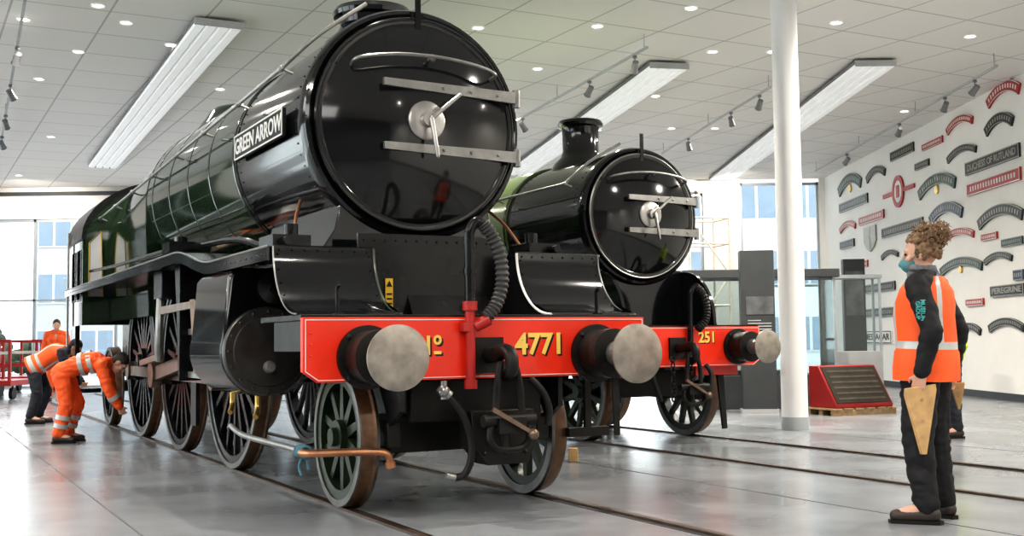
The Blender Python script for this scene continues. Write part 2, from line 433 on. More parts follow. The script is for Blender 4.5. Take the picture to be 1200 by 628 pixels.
# ================================================================ LOCOMOTIVE PARTS
def wheel(root,name,x,y,r,ns,sg,cm,crank=None,side='tyre'):
    zc=r+.018; m=MB(); hr=.10*r+.075
    m.cyl((x-sg*.08,y,zc),(x+sg*.07,y,zc),hr,hr*.95,24)
    m.cyl((x+sg*.07,y,zc),(x+sg*.11,y,zc),hr*.55,hr*.5,18)
    m.lathe([(r-.115,-.05),(r-.048,-.055),(r-.048,.055),(r-.115,.05)],(x,y,zc),(sg,0,0),48,closed=True)
    for k in range(ns):
        a=2*pi*(k+.5)/ns; d=Vector((0,math.cos(a),math.sin(a))); tg=Vector((0,-math.sin(a),math.cos(a)))
        c=Vector((x,y,zc)); m.bar(c+d*hr*.8,c+d*(r-.09),.075,.05,.05,tg)
    if crank:
        cy,cz=crank; m.cyl((x-sg*.04,y+cy,zc+cz),(x+sg*.085,y+cy,zc+cz),.13,.12,20)
        a0=math.atan2(-cz,-cy); arc=[]
        for t in range(13):
            a=a0-.62+1.24*t/12; arc.append((y+(r-.1)*math.cos(a),zc+(r-.1)*math.sin(a)))
        m.prism(arc,'yz',x-sg*.03,x+sg*.06)
    w=m.build(name,cm,root)
    pr=[(r-.05,-.068),(r-.05,.066),(r-.004,.066),(r,.055),(r+.003,-.03),(r+.016,-.045),(r+.010,-.068)]
    MB().lathe(pr,(x,y,zc),(sg,0,0),64,mis=[0,0,0,1,1,0,0],closed=True).build('tyre',[K[side],K['tread']],w)
    return w
def axle(root,y,r): MB().cyl((-.66,y,r+.018),(.66,y,r+.018),.085,n=20).build('axle',K['dark'],root)
def buffer(root,x,z,hr):
    m=MB().lathe([(0,0),(.205,0),(.205,.03),(.17,.034),(.158,.17),(.172,.175),(.172,.25),(.10,.262),(0,.262)],(x,.548,z),(0,-1,0),36)
    m.rivets([(x+.185*math.cos(a),.515,z+.185*math.sin(a)) for a in (.78,2.36,3.93,5.5)],.018)
    b=m.build('buffer',K['dark'],root)
    MB().cyl((x,.30,z),(x,.05,z),.085,.075).build('buffer_ram',K['gsteel'],b)
    MB().lathe([(0,0),(.09,0),(hr*.6,.02),(hr-.012,.03),(hr,.038),(hr,.052),(hr*.85,.062),(hr*.5,.072),(0,.078)],(x,.075,z),(0,-1,0),48).build('buffer_head',K['worn'],b)
def beam(root,w,z0,z1,txt,tx,nx,zz,th=.20):
    c,ch=.10,.07
    m=MB().prism([(-w,z1),(w,z1),(w,z0+ch),(w-c,z0),(-w+c,z0),(-w,z0+ch)],'xz',.55,.60)
    m.rivets([(sx*(w-.05),.549,z) for sx in (-1,1) for z in (z0+.17,z0+.24,z0+.31)],.010)
    b=m.build('buffer_beam',K['red'],root,bevel=.004)
    l=MB(); y0,y1=.5465,.5495
    l.box(-w+.014,w-.014,y0,y1,z1-.018,z1-.013); l.box(-w+c,w-c,y0,y1,z0+.013,z0+.018)
    for s in (-1,1):
        l.box(s*(w-.0165)-.0025,s*(w-.0165)+.0025,y0,y1,z0+ch,z1-.013)
        l.bar((s*(w-.0165),.548,z0+ch+.003),(s*(w-c),.548,z0+.0155),.005,.005,.003,(0,0,1))
    l.build('lining',K['white'],b)
    q=th/.20; n_=.85
    for dx,dz,yy,mm in ((.014*q,-.012*q,.5485,'dark'),(0,0,.546,'gold')):
        text('lettering',txt,th,K[mm],b,FRONT(tx+dx,yy,zz+dz),.0012,.006*q,.98)
        text('lettering','N',th*n_,K[mm],b,FRONT(nx-.075*q+dx,yy,zz+dz),.0012,.005*q,.9)
        text('lettering','o',th*.62,K[mm],b,FRONT(nx+.032*q+dx,yy,zz+.05*q+dz),.0012,.004*q,.9)
        text('lettering','-',th*.8,K[mm],b,FRONT(nx+.032*q+dx,yy,zz-.03*q+dz),.0012,.003*q,1.2)
    return b
def smokebox(root,y0,zc,r,L,straps,rim):
    m=MB().lathe([(0,.05),(r-.10,.05),(r-.085,.03),(r-.03,0),(r-.005,.01),(r+.012,.04),(r+.012,.12),(r,.125),(r,L-.05),(r+.008,L-.045),(r+.008,L),(0,L)],(0,y0,zc),(0,1,0),72)
    m.rivets([((r-.012)*math.cos(2*pi*i/56),y0+.012,zc+(r-.012)*math.sin(2*pi*i/56)) for i in range(56)],.009)
    for yy in (.22,L-.15): m.rivets([(r*math.cos(2*pi*i/64),y0+yy,zc+r*math.sin(2*pi*i/64)) for i in range(64)],.008)
    m.build('smokebox',K['black'],root)
    rd=r-.065; dp=.20
    d=MB().lathe([(0,-.01),(rd,-.01),(rd,.035),(rd-.014,.05),(rd-.04,.052),(rd-.055,.045)]+[((rd-.055)*f,.045+(dp-.045)*(1-f*f)) for f in (.93,.85,.76,.64,.5,.35,.2)]+[(0,dp)],(0,y0+.02,zc),(0,-1,0),72).build('smokebox_door',K['black'],root)
    MB().lathe([(rd-.015,.051),(rd-.006,.054),(rd+.003,.045),(rd-.004,.035)],(0,y0+.02,zc),(0,-1,0),72,closed=True).build('door_rim',K[rim],d)
    k=r/.9
    for dz in straps:
        s=MB().bar((-.36*k,y0-dp-.01,zc+dz),(.82*k,y0-.085,zc+dz),.055,.09,.028)
        s.cyl((.85*k,y0-.06,zc+dz-.07),(.85*k,y0-.06,zc+dz+.07),.030)
        s.rivets([(x*k,y0-dp-.026+(x+.36)/1.18*(dp-.075),zc+dz) for x in (.15,.4,.65)],.014)
        s.build('hinge_strap',K['gsteel'],d)
    h=MB().tube([(-.56*k,y0-.06,zc+.40),(-.54*k,y0-.19,zc+.43),(-.25*k,y0-.23,zc+.475),(.1,y0-.23,zc+.485),(.42*k,y0-.21,zc+.46),(.60*k,y0-.17,zc+.42),(.62*k,y0-.05,zc+.40)],.014,10,5)
    h.sphere((.05,y0-.19,zc+.485),.028).cyl((.05,y0-.22,zc+.485),(.05,y0-.08,zc+.485),.014,n=8)
    h.build('door_handrail',K['gsteel'],d)
    MB().lathe([(0,0),(.15,0),(.15,.02),(.135,.03),(.06,.035),(.055,.09),(0,.1)],(0,y0-.17,zc),(0,-1,0),32).build('door_hub',K['steel'],d)
    MB().cap((0,y0-.26,zc),(.235,y0-.285,zc+.20),.02,.014).build('door_handle',K['steel'],d)
    MB().cap((0,y0-.28,zc),(.035,y0-.31,zc-.29),.02,.014).build('door_handle',K['steel'],d)
    MB().box(-.022,.022,y0-.04,y0-.025,zc+r-.16,zc+r+.17).box(-.05,.05,y0-.025,y0+.02,zc+r-.14,zc+r-.03).build('lamp_iron',K['satin'],d)
def boiler(root,y0,y1,zc,r0,r1,m,nb):
    b=MB().lathe([(0,0),(r0,0),(r1,y1-y0),(0,y1-y0)],(0,y0,zc),(0,1,0),72).build('boiler',m,root)
    for i in range(nb):
        t=(i+.02)/(nb-.6); y=y0+(y1-y0)*t; r=r0+(r1-r0)*t
        if y>y1: break
        MB().lathe([(r-.01,0),(r+.003,0),(r+.004,.006),(r+.0045,.044),(r+.004,.05),(r-.01,.05)],(0,y,zc),(0,1,0),72,mis=[0,1,0,1,0]).build('boiler_band',[K['black'],K['lining']],b)
    return b
def firebox(root,y0,y1,zc,r,zb,wb,m,zc2,r2):
    def ring(t,k=1.0):
        r_=r+(r2-r)*t; c_=zc+(zc2-zc)*t; w_=wb*(r_/r); y=y0+(y1-y0)*t
        P=[(r_*math.cos(a),c_+r_*math.sin(a)) for a in [pi*i/24 for i in range(25)]]+[(-r_,c_-.3),(-w_,zb),(w_,zb),(r_,c_-.3)]
        return [Vector((a*k,y,c_+(b-c_)*k)) for a,b in P]
    o=MB().loft([ring(0),ring(1)]).build('firebox',m,root)
    for t in (.01,.5,.96): MB().loft([ring(t,1.004),ring(t+.016,1.004)]).build('cladding_band',K['black'],o)
def chimney(root,y,zt,zb,r,m):
    MB().lathe([(r*1.75,zb-.16),(r*1.5,zb-.03),(r*1.12,zb+.06),(r*.98,zb+.14),(r,zt-.16),(r*1.04,zt-.10),(r*1.22,zt-.085),(r*1.25,zt-.05),(r*1.16,zt-.01),(r*1.0,zt),(r*.8,zt-.02),(r*.78,zb),(0,zb)],(0,y,0),(0,0,1),48).build('chimney',m,root)
def dome(root,y,zb,r,h,m):
    MB().lathe([(r*1.35,zb-.15),(r*1.12,zb-.02),(r,zb+h*.35),(r*.93,zb+h*.62),(r*.7,zb+h*.88),(r*.35,zb+h*.98),(0,zb+h)],(0,y,0),(0,0,1),40).build('dome',m,root)
def handrail(root,s,y0,y1,x0,x1,z,n,front=None,z2=None):
    z2=z if z2 is None else z2
    pts=[(s*x0,y0,z),(s*x1,y1,z2)]
    h=MB()
    if front: pts=[front[0],front[1],(s*x0,y0,z),(s*x1,y1,z2)]; h.tube([pts[0],pts[1],pts[2]],.017,10,6); h.tube([pts[2],pts[3]],.017,10)
    else: h.tube(pts,.017,10)
    hr=h.build('boiler_handrail',K['gsteel'],root)
    for i in range(n):
        t=i/(n-1); x=x0+(x1-x0)*t; y=y0+(y1-y0)*t; zt=z+(z2-z)*t
        MB().cyl((s*(x-.09),y,zt-.03),(s*x,y,zt),.012,n=8).sphere((s*x,y,zt),.028,10,8).build('handrail_post',K['gsteel'],hr)
def cab(root,y0,y1,w,z0,ze,zt,m):
    c=MB(); zw=ze-.86
    for s in (-1,1):
        X=s*w; a,b=(X-.02,X+.02); ym=(y0+y1)/2
        c.box(a,b,y0,y1,z0,zw); c.box(a,b,y0,y0+.12,zw,ze); c.box(a,b,ym-.05,ym+.05,zw,ze); c.box(a,b,y1-.1,y1,zw,ze); c.box(a,b,y0,y1,ze-.14,ze)
    n=16; top=[(w*math.cos(pi*i/n),ze+(zt-ze)*math.sin(pi*i/n)) for i in range(n+1)]
    c.prism(top+[(-w,z0),(w,z0)],'xz',y0-.03,y0+.01)
    k=c.build('cab',m,root)
    n=18; o=[((w+.05)*math.cos(pi*i/n),ze+(zt-ze+.04)*math.sin(pi*i/n)) for i in range(n+1)]
    i_=[((w)*math.cos(pi*i/n),ze-.02+(zt-ze)*math.sin(pi*i/n)) for i in range(n,-1,-1)]
    MB().prism(o+i_,'xz',y0-.06,y1+.30).build('cab_roof',K['satin'],k)
    for s in (-1,1):
        X=s*w; ym=(y0+y1)/2
        for a,b in ((y0+.12,ym-.05),(ym+.05,y1-.1)):
            f=MB().box(X-.024,X+.024,a-.012,a+.012,zw,ze-.14).box(X-.024,X+.024,b-.012,b+.012,zw,ze-.14).box(X-.024,X+.024,a,b,zw-.01,zw+.02).build('window_frame',K['satin'],k)
            MB().box(X-.004,X+.004,a,b,zw+.02,ze-.13).build('pane',K['glass'],f)
        f=MB().tube([(s*w*.80,y0-.035,zw+.05),(s*w*.95,y0-.035,zw+.05),(s*w*.95,y0-.035,ze-.05),(s*w*.82,y0-.035,ze+.12)],.012,8,closed=True).build('spectacle_frame',K['brass'],k)
        MB().prism([(s*w*.80,zw+.05),(s*w*.95,zw+.05),(s*w*.95,ze-.05),(s*w*.82,ze+.12)],'xz',y0-.038,y0-.032).build('pane',K['lgrey'],f)
        MB().tube([(X+s*.06,y1+.03,z0-.3),(X+s*.06,y1+.03,z0+1.4)],.017,8).build('grab_rail',K['gsteel'],k)
    return k
def hook(root,z):
    m=MB().box(-.11,.11,.52,.549,z-.12,z+.12)
    m.tube([(0,.53,z),(0,.40,z+.005),(0,.30,z+.03),(0,.215,z+.0),(0,.20,z-.09),(0,.27,z-.135),(0,.335,z-.10),(0,.345,z-.04)],lambda t:.055-.022*t,12,5)
    h=m.build('drawhook',K['dark'],root)
    for s in (-1,1):
        MB().tube([(s*.055,.26,z-.06),(s*.085,.25,z-.2),(s*.095,.25,z-.36),(s*.085,.25,z-.42)],.024,8,4).build('shackle_arm',K['dark'],h)
    MB().cyl((-.19,.25,z-.42),(.19,.25,z-.42),.04).cyl((-.03,.25,z-.62),(-.03,.25,z-.38),.028).box(-.10,.10,.19,.31,z-.50,z-.40).build('coupling_screw',K['dark'],h)
    MB().tube([(-.13,.25,z-.44),(-.14,.24,z-.54),(-.08,.24,z-.60),(.08,.24,z-.60),(.14,.24,z-.54),(.13,.25,z-.44)],.024,8,5).build('coupling_link',K['dark'],h)
    MB().bar((-.16,.17,z-.34),(.12,.16,z-.50),.03,.026,.026).sphere((.13,.16,z-.51),.038).build('screw_handle',K['rod'],h)
def ribbed(root,name,pts,r,m,amp=.12,rib=24):
    P=catmull(pts,14); N=len(P)
    mb=MB(); L=[0]
    for i in range(1,N): L.append(L[-1]+(P[i]-P[i-1]).length)
    T=L[-1]
    mb.tube(catmull(pts,30),lambda t:r*(1+amp*math.sin(t*T/.032*2*pi)),14)
    return mb.build(name,m,root)

# ================================================================ LOCOMOTIVE 1
A=R(28.4)
P0=loc2w(0,0)
L1=thing('steam_locomotive','large green and black steam locomotive with red buffer beam numbered 4771','locomotive',(P0.x,P0.y,0),A)
ZC=2.83; R1=.895; Y0=1.70
YF1=10.55; YC=11.75
b=beam(L1,1.285,.905,1.315,'4771',.41,-.40,1.125)
for s in (-1,1): buffer(L1,s*.863,1.06,.20)
hook(L1,1.06)
# platform, swept side sheets and the recessed centre plate
MB().box(-1.28,1.28,.601,1.50,1.296,1.335).box(-1.275,-1.255,.602,1.2,1.10,1.296).box(1.255,1.275,.602,1.2,1.10,1.296).build('front_platform',K['dark'],L1,bevel=.004)
def swoop(off,n=14):
    return [(1.17-(.50-off)*(1-math.cos(t))+off*0,1.81-.47*math.sin(t)+off*math.sin(t)*.9) for t in [pi/2*i/n for i in range(n+1)]]
for s in (-1,1):
    o_=swoop(0); i_=[(y+.02,z+.012) for y,z in o_][::-1]
    a,bb=sorted((s*.575,s*1.29))
    m=MB().prism(o_+i_,'yz',a,bb)
    m.rivets([(a+.03,y-.004,z) for y,z in o_[1:-2:2]]+[(bb-.03,y-.004,z) for y,z in o_[1:-2:2]],.008)
    m.rivets([(a+.04+i*.09,1.166,1.785) for i in range(8)],.009)
    sh=m.build('swept_front_sheet',K['black'],L1,ang=25)
    MB().tube([(s*.572,y-.004,z) for y,z in o_],.010,8).build('edge_lining',K['white'] if s>0 else K['lining'],sh)
    MB().tube([(s*1.292,y-.004,z) for y,z in o_],.006,8).build('edge_lining',K['gsteel'],sh)
    MB().prism([(y+.02,z) for y,z in o_]+[(1.55,1.34),(1.55,1.81)],'yz',s*.60-.014,s*.60+.014).build('frame_cheek',K['satin'],L1)
m=MB().box(-.585,.585,1.44,1.47,1.335,1.95)
m.rivets([(-.54+i*.083,1.438,z) for i in range(14) for z in (1.37,1.90)],.010)
cp=m.build('front_plate',K['satin'],L1,bevel=.004)
MB().prism([(1.44,1.50),(1.34,1.345),(1.44,1.345)],'yz',-.2,.56).build('ledge',K['satin'],cp,bevel=.004)
sg=MB().box(-.38,-.322,1.420,1.432,1.41,1.62).build('warning_sign',K['yellow'],L1)
MB().prism([(-.374,1.56),(-.328,1.56),(-.351,1.605)],'xz',1.416,1.419).build('warning_symbol',K['dark'],sg)
for z in (1.43,1.465,1.50): MB().box(-.372,-.33,1.416,1.419,z,z+.012).build('warning_line',K['dark'],sg)
for x in (-1.02,.95): MB().tube([(x,.66,1.335),(x,.66,1.5),(x,.63,1.53)],.014,8).box(x-.03,x+.03,.62,.67,1.335,1.35).build('lamp_iron',K['satin'],L1)
# deck behind the front plate, saddle
for s in (-1,1): MB().box(min(s*.58,s*1.3),max(s*.58,s*1.3),1.18,3.2,1.79,1.81).build('deck',K['satin'],L1)
sad=[(-.80,1.70),(-.76,1.85),(-.66,2.0),(-.60,2.3),(.60,2.3),(.66,2.0),(.76,1.85),(.80,1.70)]
MB().prism(sad,'xz',1.72,3.45).build('saddle',K['black'],L1,bevel=.01)
smokebox(L1,Y0,ZC,R1,1.98,(.265,-.215),'black')
chimney(L1,2.62,3.98,3.70,.27,K['black'])
boiler(L1,3.68,7.4,ZC,.905,.96,K['green'],5)
firebox(L1,7.4,YF1,ZC,.962,1.5,.92,K['green'],2.60,.90)
dome(L1,6.7,3.76,.40,.16,K['green'])
MB().lathe([(.09,0),(.09,.1),(.13,.13),(.13,.18),(0,.21)],(0,3.45,3.70),(0,0,1),20).build('snifting_valve',K['black'],L1)
cab(L1,YF1,YC,1.22,1.45,2.66,3.50,K['green'])
for s in (-1,1):
    handrail(L1,s,1.95,YF1-.05,1.0,1.02,3.22,8,front=[(s*.42,Y0-.02,ZC+.89),(s*.78,Y0+.02,ZC+.62)] if s<0 else None,z2=2.95)
# running plates with the S-curve over the cylinders
ss=[(1.2,1.80),(2.75,1.80)]+[(2.75+1.4*t/14,1.80+.17*(.5-.5*math.cos(pi*t/14))) for t in range(1,15)]+[(YC,1.97)]
for s in (-1,1):
    up=[(y,z+.012) for y,z in ss[1:]]; lo=[(y,z-.012) for y,z in ss[1:]][::-1]
    MB().prism(up+lo,'yz',s*.84,s*1.32).build('running_plate',K['satin'],L1)
    v=MB().prism([(y,z+.014) for y,z in ss]+[(y,z-.085) for y,z in ss][::-1],'yz',s*1.30,s*1.325)
    v.rivets([(s*1.326,1.3+i*.14,1.76) for i in range(11)],.007)
    v.rivets([(s*1.326,4.3+i*.2,1.93) for i in range(36)],.007)
    v.build('valance',K['black'],L1)
    MB().tube([(s*1.327,y,z+.012) for y,z in ss],.008,6).build('plate_edge',K['gsteel'],L1)
# frames
for s in (-1,1):
    MB().prism([(.6,1.3),(.6,.70),(.78,.60),(1.0,.92),(1.9,1.05),(3.2,.72),(11.,.72),(11.,1.78),(1.5,1.78),(1.5,1.3)],'yz',s*.60-.018,s*.60+.018).build('main_frame',K['satin'],L1)
for y0,y1,z0 in ((1.6,3.4,1.05),(5.2,5.3,.75),(7.4,7.5,.75)): MB().box(-.58,.58,y0,y1,z0,1.78).build('frame_stretcher',K['dark'],L1)
# cylinders
for s in (-1,1):
    n=14; cx,cz,cr=s*1.04,1.10,.345
    poly=[(s*.62,1.73),(s*1.27,1.73),(s*1.325,1.66)]
    arc=[(cx+s*cr*math.cos(t),cz+cr*math.sin(t)) for t in [.35-(.35+pi*.95)*i/n for i in range(n+1)]]
    poly+=arc+[(s*.62,1.1)]
    c=MB().prism(poly,'xz',2.20,3.25)
    cyl=c.build('cylinder',K['black'],L1,bevel=.03)
    m=MB().lathe([(.335,0),(.335,.045),(.325,.06),(.27,.066),(.262,.08),(.14,.092),(0,.095)],(cx,2.198,cz),(0,-1,0),48)
    m.rivets([(cx+.298*math.cos(2*pi*i/16),2.135,cz+.298*math.sin(2*pi*i/16)) for i in range(16)],.013)
    m.build('cylinder_cover',K['cover'],cyl)
    MB().lathe([(.05,.07),(.05,.13),(.035,.16),(0,.165)],(cx,2.218,cz-.12),(0,-1,0),16).build('cover_plug',K['gsteel'],cyl)
    MB().lathe([(.13,0),(.13,.03),(.10,.045),(.06,.06),(.055,.09),(0,.10)],(s*.98,2.198,1.585),(0,-1,0),28).build('valve_cover',K['satin'],cyl)
    for k,y in enumerate((2.35,3.1)): MB().tube([(s*1.06,y,.77),(s*1.06,y,.66),(s*1.1,y-.08,.60)],.022,8,4).build('drain_cock',K['brass'],L1)
# wheels
CR=(.29,-.12); DY=(4.2,6.41,8.62); DR=.94
for s in (-1,1):
    wheel(L1,'pony_wheel',s*.73,1.32,.483,10,s,K['wgreen'])
    for y in DY: wheel(L1,'driving_wheel',s*.73,y,DR,18,s,K['satin'],CR if s<0 else (.12,.29))
    wheel(L1,'trailing_wheel',s*.73,11.1,.56,12,s,K['satin'])
for y,r in ((1.32,.483),(4.2,DR),(6.41,DR),(8.62,DR),(11.1,.56)): axle(L1,y,r)
for s,(cy,cz) in ((-1,CR),(1,(.12,.29))):
    zc=DR+.018+cz
    for a,bb in ((DY[0],DY[1]),(DY[1],DY[2])):
        m=MB().bar((s*.86,a+cy,zc),(s*.86,bb+cy,zc),.12,.12,.05)
        m.cyl((s*.83,a+cy,zc),(s*.91,a+cy,zc),.115); m.cyl((s*.83,bb+cy,zc),(s*.91,bb+cy,zc),.115)
        m.build('coupling_rod',K['rod'],L1)
    zz=1.08
    MB().bar((s*1.02,4.15,zz),(s*.98,DY[1]+cy,zc),.12,.15,.06).cyl((s*.93,DY[1]+cy,zc),(s*1.04,DY[1]+cy,zc),.15).build('connecting_rod',K['rod'],L1)
    for z in (zz+.17,zz-.23): MB().box(s*1.06-.04,s*1.06+.04,3.28,4.6,z,z+.055).build('slide_bar',K['gsteel'],L1)
    MB().box(s*1.06-.05,s*1.06+.05,4.0,4.3,zz-.17,zz+.17).cyl((s*1.06,3.24,zz),(s*1.06,4.0,zz),.045).build('crosshead',K['rod'],L1)
    MB().prism([(4.56,1.94),(4.80,1.94),(4.70,1.5),(4.66,1.2),(4.60,.82),(4.56,.82)],'yz',s*.97,s*1.18).build('motion_bracket',K['satin'],L1)
    MB().tube([(s*1.17,5.5,1.62),(s*1.19,5.45,1.3),(s*1.17,5.55,1.0)],.04,10,5).build('expansion_link',K['gsteel'],L1)
    MB().bar((s*1.15,5.5,1.05),(s*1.12,DY[1]+cy+.1,zc+.12),.06,.06,.035).build('eccentric_rod',K['rod'],L1)
    MB().bar((s*1.16,3.7,1.52),(s*1.17,5.5,1.5),.06,.08,.035).build('radius_rod',K['rod'],L1)
    MB().bar((s*1.18,4.0,1.56),(s*1.15,3.95,.9),.06,.05,.035).build('combination_lever',K['rod'],L1)
    MB().bar((s*1.15,3.96,.92),(s*1.08,4.2,1.0),.05,.05,.03).build('union_link',K['rod'],L1)
    MB().cyl((s*.98,3.24,1.55),(s*.98,3.75,1.55),.05).build('valve_spindle_guide',K['gsteel'],L1)
    MB().box(min(s*.9,s*1.2),max(s*.9,s*1.2),5.3,5.7,1.62,1.9).build('link_bracket',K['satin'],L1,bevel=.01)
    MB().box(min(s*1.0,s*1.25),max(s*1.0,s*1.25),4.7,5.05,1.985,2.14).cyl((s*1.12,4.8,2.14),(s*1.12,4.8,2.19),.06).build('lubricator',K['black'],L1)
    MB().tube([(s*1.2,5.2,2.08),(s*1.2,8,2.12),(s*1.15,YF1-.1,2.2)],.022,8).build('reversing_rod',K['satin'],L1)
    MB().box(min(s*.84,s*.88),max(s*.84,s*.88),5.2,5.42,.35,1.4).build('brake_hanger',K['dark'],L1)
    MB().box(min(s*.95,s*1.25),max(s*.95,s*1.25),10.7,11.3,.5,.56).bar((s*1.2,11.3,1.5),(s*1.2,11.3,.5),.06,.06,.03,(1,0,0)).build('cab_step',K['satin'],L1)
# pony truck + under-beam
MB().box(-.55,.55,.95,1.15,.40,.66).box(-.62,-.52,.8,1.9,.45,.62).box(.52,.62,.8,1.9,.45,.62).box(-.40,.40,1.0,1.9,.55,1.0).box(-.5,.5,.70,.76,.62,.90).build('pony_truck',K['dark'],L1,bevel=.01)
MB().prism([(-.20,.70),(.27,.70),(.30,.50),(.22,.34),(-.08,.34),(-.18,.46)],'xz',.40,.60).rivets([(x,.398,z) for x in (-.1,.05,.2) for z in (.42,.6)],.018).build('coupling_stowage_plate',K['dark'],L1,bevel=.008)
MB().box(.78,1.12,.78,.84,.455,.52).bar((.95,.81,.9),(.95,.81,.5),.05,.05,.03,(1,0,0)).build('foot_step',K['dark'],L1)
# vacuum standpipe
vp=MB().tube([(-.15,.50,.86),(-.15,.50,1.40)],.034,14).cyl((-.15,.50,.84),(-.15,.50,.90),.045).cyl((-.15,.50,1.36),(-.15,.50,1.42),.05).box(-.21,-.09,.47,.548,1.22,1.28).build('vacuum_pipe',K['red2'],L1)
MB().tube([(-.15,.50,1.40),(-.15,.50,1.80),(-.145,.495,1.90),(-.10,.49,1.955),(-.05,.48,1.93)],.036,14,6).cyl((-.15,.5,1.6),(-.15,.5,1.64),.045).build('upper_pipe',K['satin'],vp)
ribbed(vp,'hose',[(-.06,.48,1.94),(.01,.47,1.85),(.065,.46,1.70),(.07,.46,1.53),(.02,.46,1.39),(-.05,.47,1.31)],.044,K['rubber'])
MB().cyl((-.03,.46,1.30),(-.12,.49,1.25),.042,.038).build('hose_coupling',K['red2'],vp)
# lower hoses
st=MB().cyl((-.40,.46,.86),(-.33,.44,.80),.032).sphere((-.37,.45,.83),.042).cyl((-.37,.45,.78),(-.37,.45,.90),.022).build('heating_cock',K['gsteel'],L1)
MB().tube([(-.34,.45,.80),(-.26,.43,.70),(-.20,.42,.55),(-.19,.42,.40),(-.23,.44,.29),(-.30,.46,.27)],.025,12,6).build('heating_hose',K['rubber2'],st)
MB().cyl((-.29,.46,.27),(-.35,.47,.29),.028,.024).build('hose_end',K['gsteel'],st)
MB().tube([(.30,.50,.90),(.38,.46,.80),(.42,.45,.68),(.41,.46,.58)],.025,12,6).build('brake_hose',K['rubber2'],L1)
# drain pipes and rope
MB().tube([(-1.2,2.6,.52),(-1.2,2.2,.47),(-1.18,1.3,.46),(-1.17,.80,.45)],.022,10,4).build('drain_pipe',K['gsteel'],L1)
MB().tube([(-1.21,.82,.455),(-1.17,.78,.45),(-.9,.76,.445),(-.70,.75,.435),(-.64,.75,.41),(-.62,.76,.36)],.026,10,5).cyl((-.625,.758,.37),(-.615,.762,.33),.034).build('copper_pipe',K['copper'],L1)
m=MB()
for k in range(6):
    y=.84+k*.022; m.lathe([(.034,-.009),(.046,0),(.034,.009),(.026,0)],(-1.172,y,.452),(0.2,1,.1*(k%3-1)),14,closed=True)
m.tube([(-1.17,.9,.43),(-1.19,.92,.36),(-1.18,.9,.30)],.009,6,4).tube([(-1.16,.86,.43),(-1.15,.85,.34)],.009,6)
m.build('rope_binding',K['rope'],L1)
# nameplate on the smokebox side
npl=MB().box(-.955,-.925,2.06,3.46,2.735,2.955).build('nameplate',K['dark'],L1,bevel=.005)
fr=MB()
for z in (2.742,2.942): fr.box(-.962,-.954,2.07,3.45,z,z+.012)
for y in (2.065,3.44): fr.box(-.962,-.954,y,y+.014,2.742,2.954)
fr.build('nameplate_border',K['white'],npl)
text('lettering','GREEN ARROW',.185,K['white'],npl,LEFT(-.957,2.76,2.845),.003,.003,1.02)
for y in (2.25,3.25): MB().box(-.93,-.86,y,y+.05,2.76,2.92).build('nameplate_bracket',K['dark'],npl)
# lower boiler-side pipes & smokebox-side fittings
for s in (-1,1):
    MB().tube([(s*.78,2.1,1.9),(s*.95,2.5,1.92),(s*1.0,3.6,2.06),(s*1.05,7.2,2.12)],.03,10,4).build('ejector_pipe',K['black'],L1)
    MB().box(min(s*.90,s*1.18),max(s*.90,s*1.18),1.55,1.9,1.811,1.93).cyl((s*1.0,1.7,1.93),(s*1.0,1.7,2.02),.05).cyl((s*1.1,1.45,1.88),(s*1.1,1.75,1.88),.03).build('mechanical_lubricator',K['satin'],L1)
    MB().tube([(s*.95,1.8,1.93),(s*.88,1.95,2.12),(s*.80,2.1,2.25)],.014,8,4).build('oil_pipe',K['copper'],L1)

# ================================================================ LOCOMOTIVE 2
P2=loc2w(4.15,3.47)
L2=thing('steam_locomotive','smaller black and green steam locomotive behind, its red buffer beam numbered 251','locomotive',(P2.x,P2.y,0),A)
Z2=2.60; R2=.80; Y2=1.18
beam(L2,1.20,.84,1.29,'251',.43,-.42,1.165,.17)
for s in (-1,1): buffer(L2,s*.863,1.06,.185)
hook(L2,1.05)
MB().box(-1.19,1.19,.601,1.15,1.281,1.31).build('front_platform',K['dark'],L2)
for s in (-1,1):
    cv=[(.62,1.30),(.64,1.34)]+[(.64+.55*(1-math.cos(t)),1.34+.61*math.sin(t)) for t in [pi/2*i/10 for i in range(1,11)]]
    MB().prism(cv+[(3.1,1.95),(3.1,1.30)],'yz',s*.62-.02,s*.62+.02).build('frame_horn',K['black'],L2)
    MB().prism([(.6,1.28),(.6,.9),(1.0,.95),(1.9,.95),(2.2,.75),(10.,.75),(10.,1.3)],'yz',s*.58-.018,s*.58+.018).build('main_frame',K['satin'],L2)
    MB().box(min(s*.64,s*1.24),max(s*.64,s*1.24),1.15,10.6,1.29,1.31).build('running_plate',K['satin'],L2)
    MB().box(min(s*1.22,s*1.24),max(s*1.22,s*1.24),.62,10.6,1.18,1.305).build('valance',K['black'],L2)
MB().box(-.6,.6,1.25,3.0,1.0,1.97).build('saddle',K['black'],L2)
smokebox(L2,Y2,Z2,R2,1.85,(.19,-.19),'gsteel')
chimney(L2,2.50,3.96,3.42,.235,K['black'])
boiler(L2,3.03,8.2,Z2,.825,.84,K['green2'],6)
firebox(L2,8.2,9.9,Z2,.88,1.35,.88,K['green2'],Z2,.88)
dome(L2,5.6,3.40,.36,.42,K['green2'])
cab(L2,9.9,11.3,1.2,1.31,2.75,3.72,K['green2'])
for s in (-1,1): handrail(L2,s,1.35,9.7,.94,.96,2.95,6,front=[(s*.3,Y2-.02,Z2+.83),(s*.70,Y2+.0,Z2+.60)] if s<0 else None)
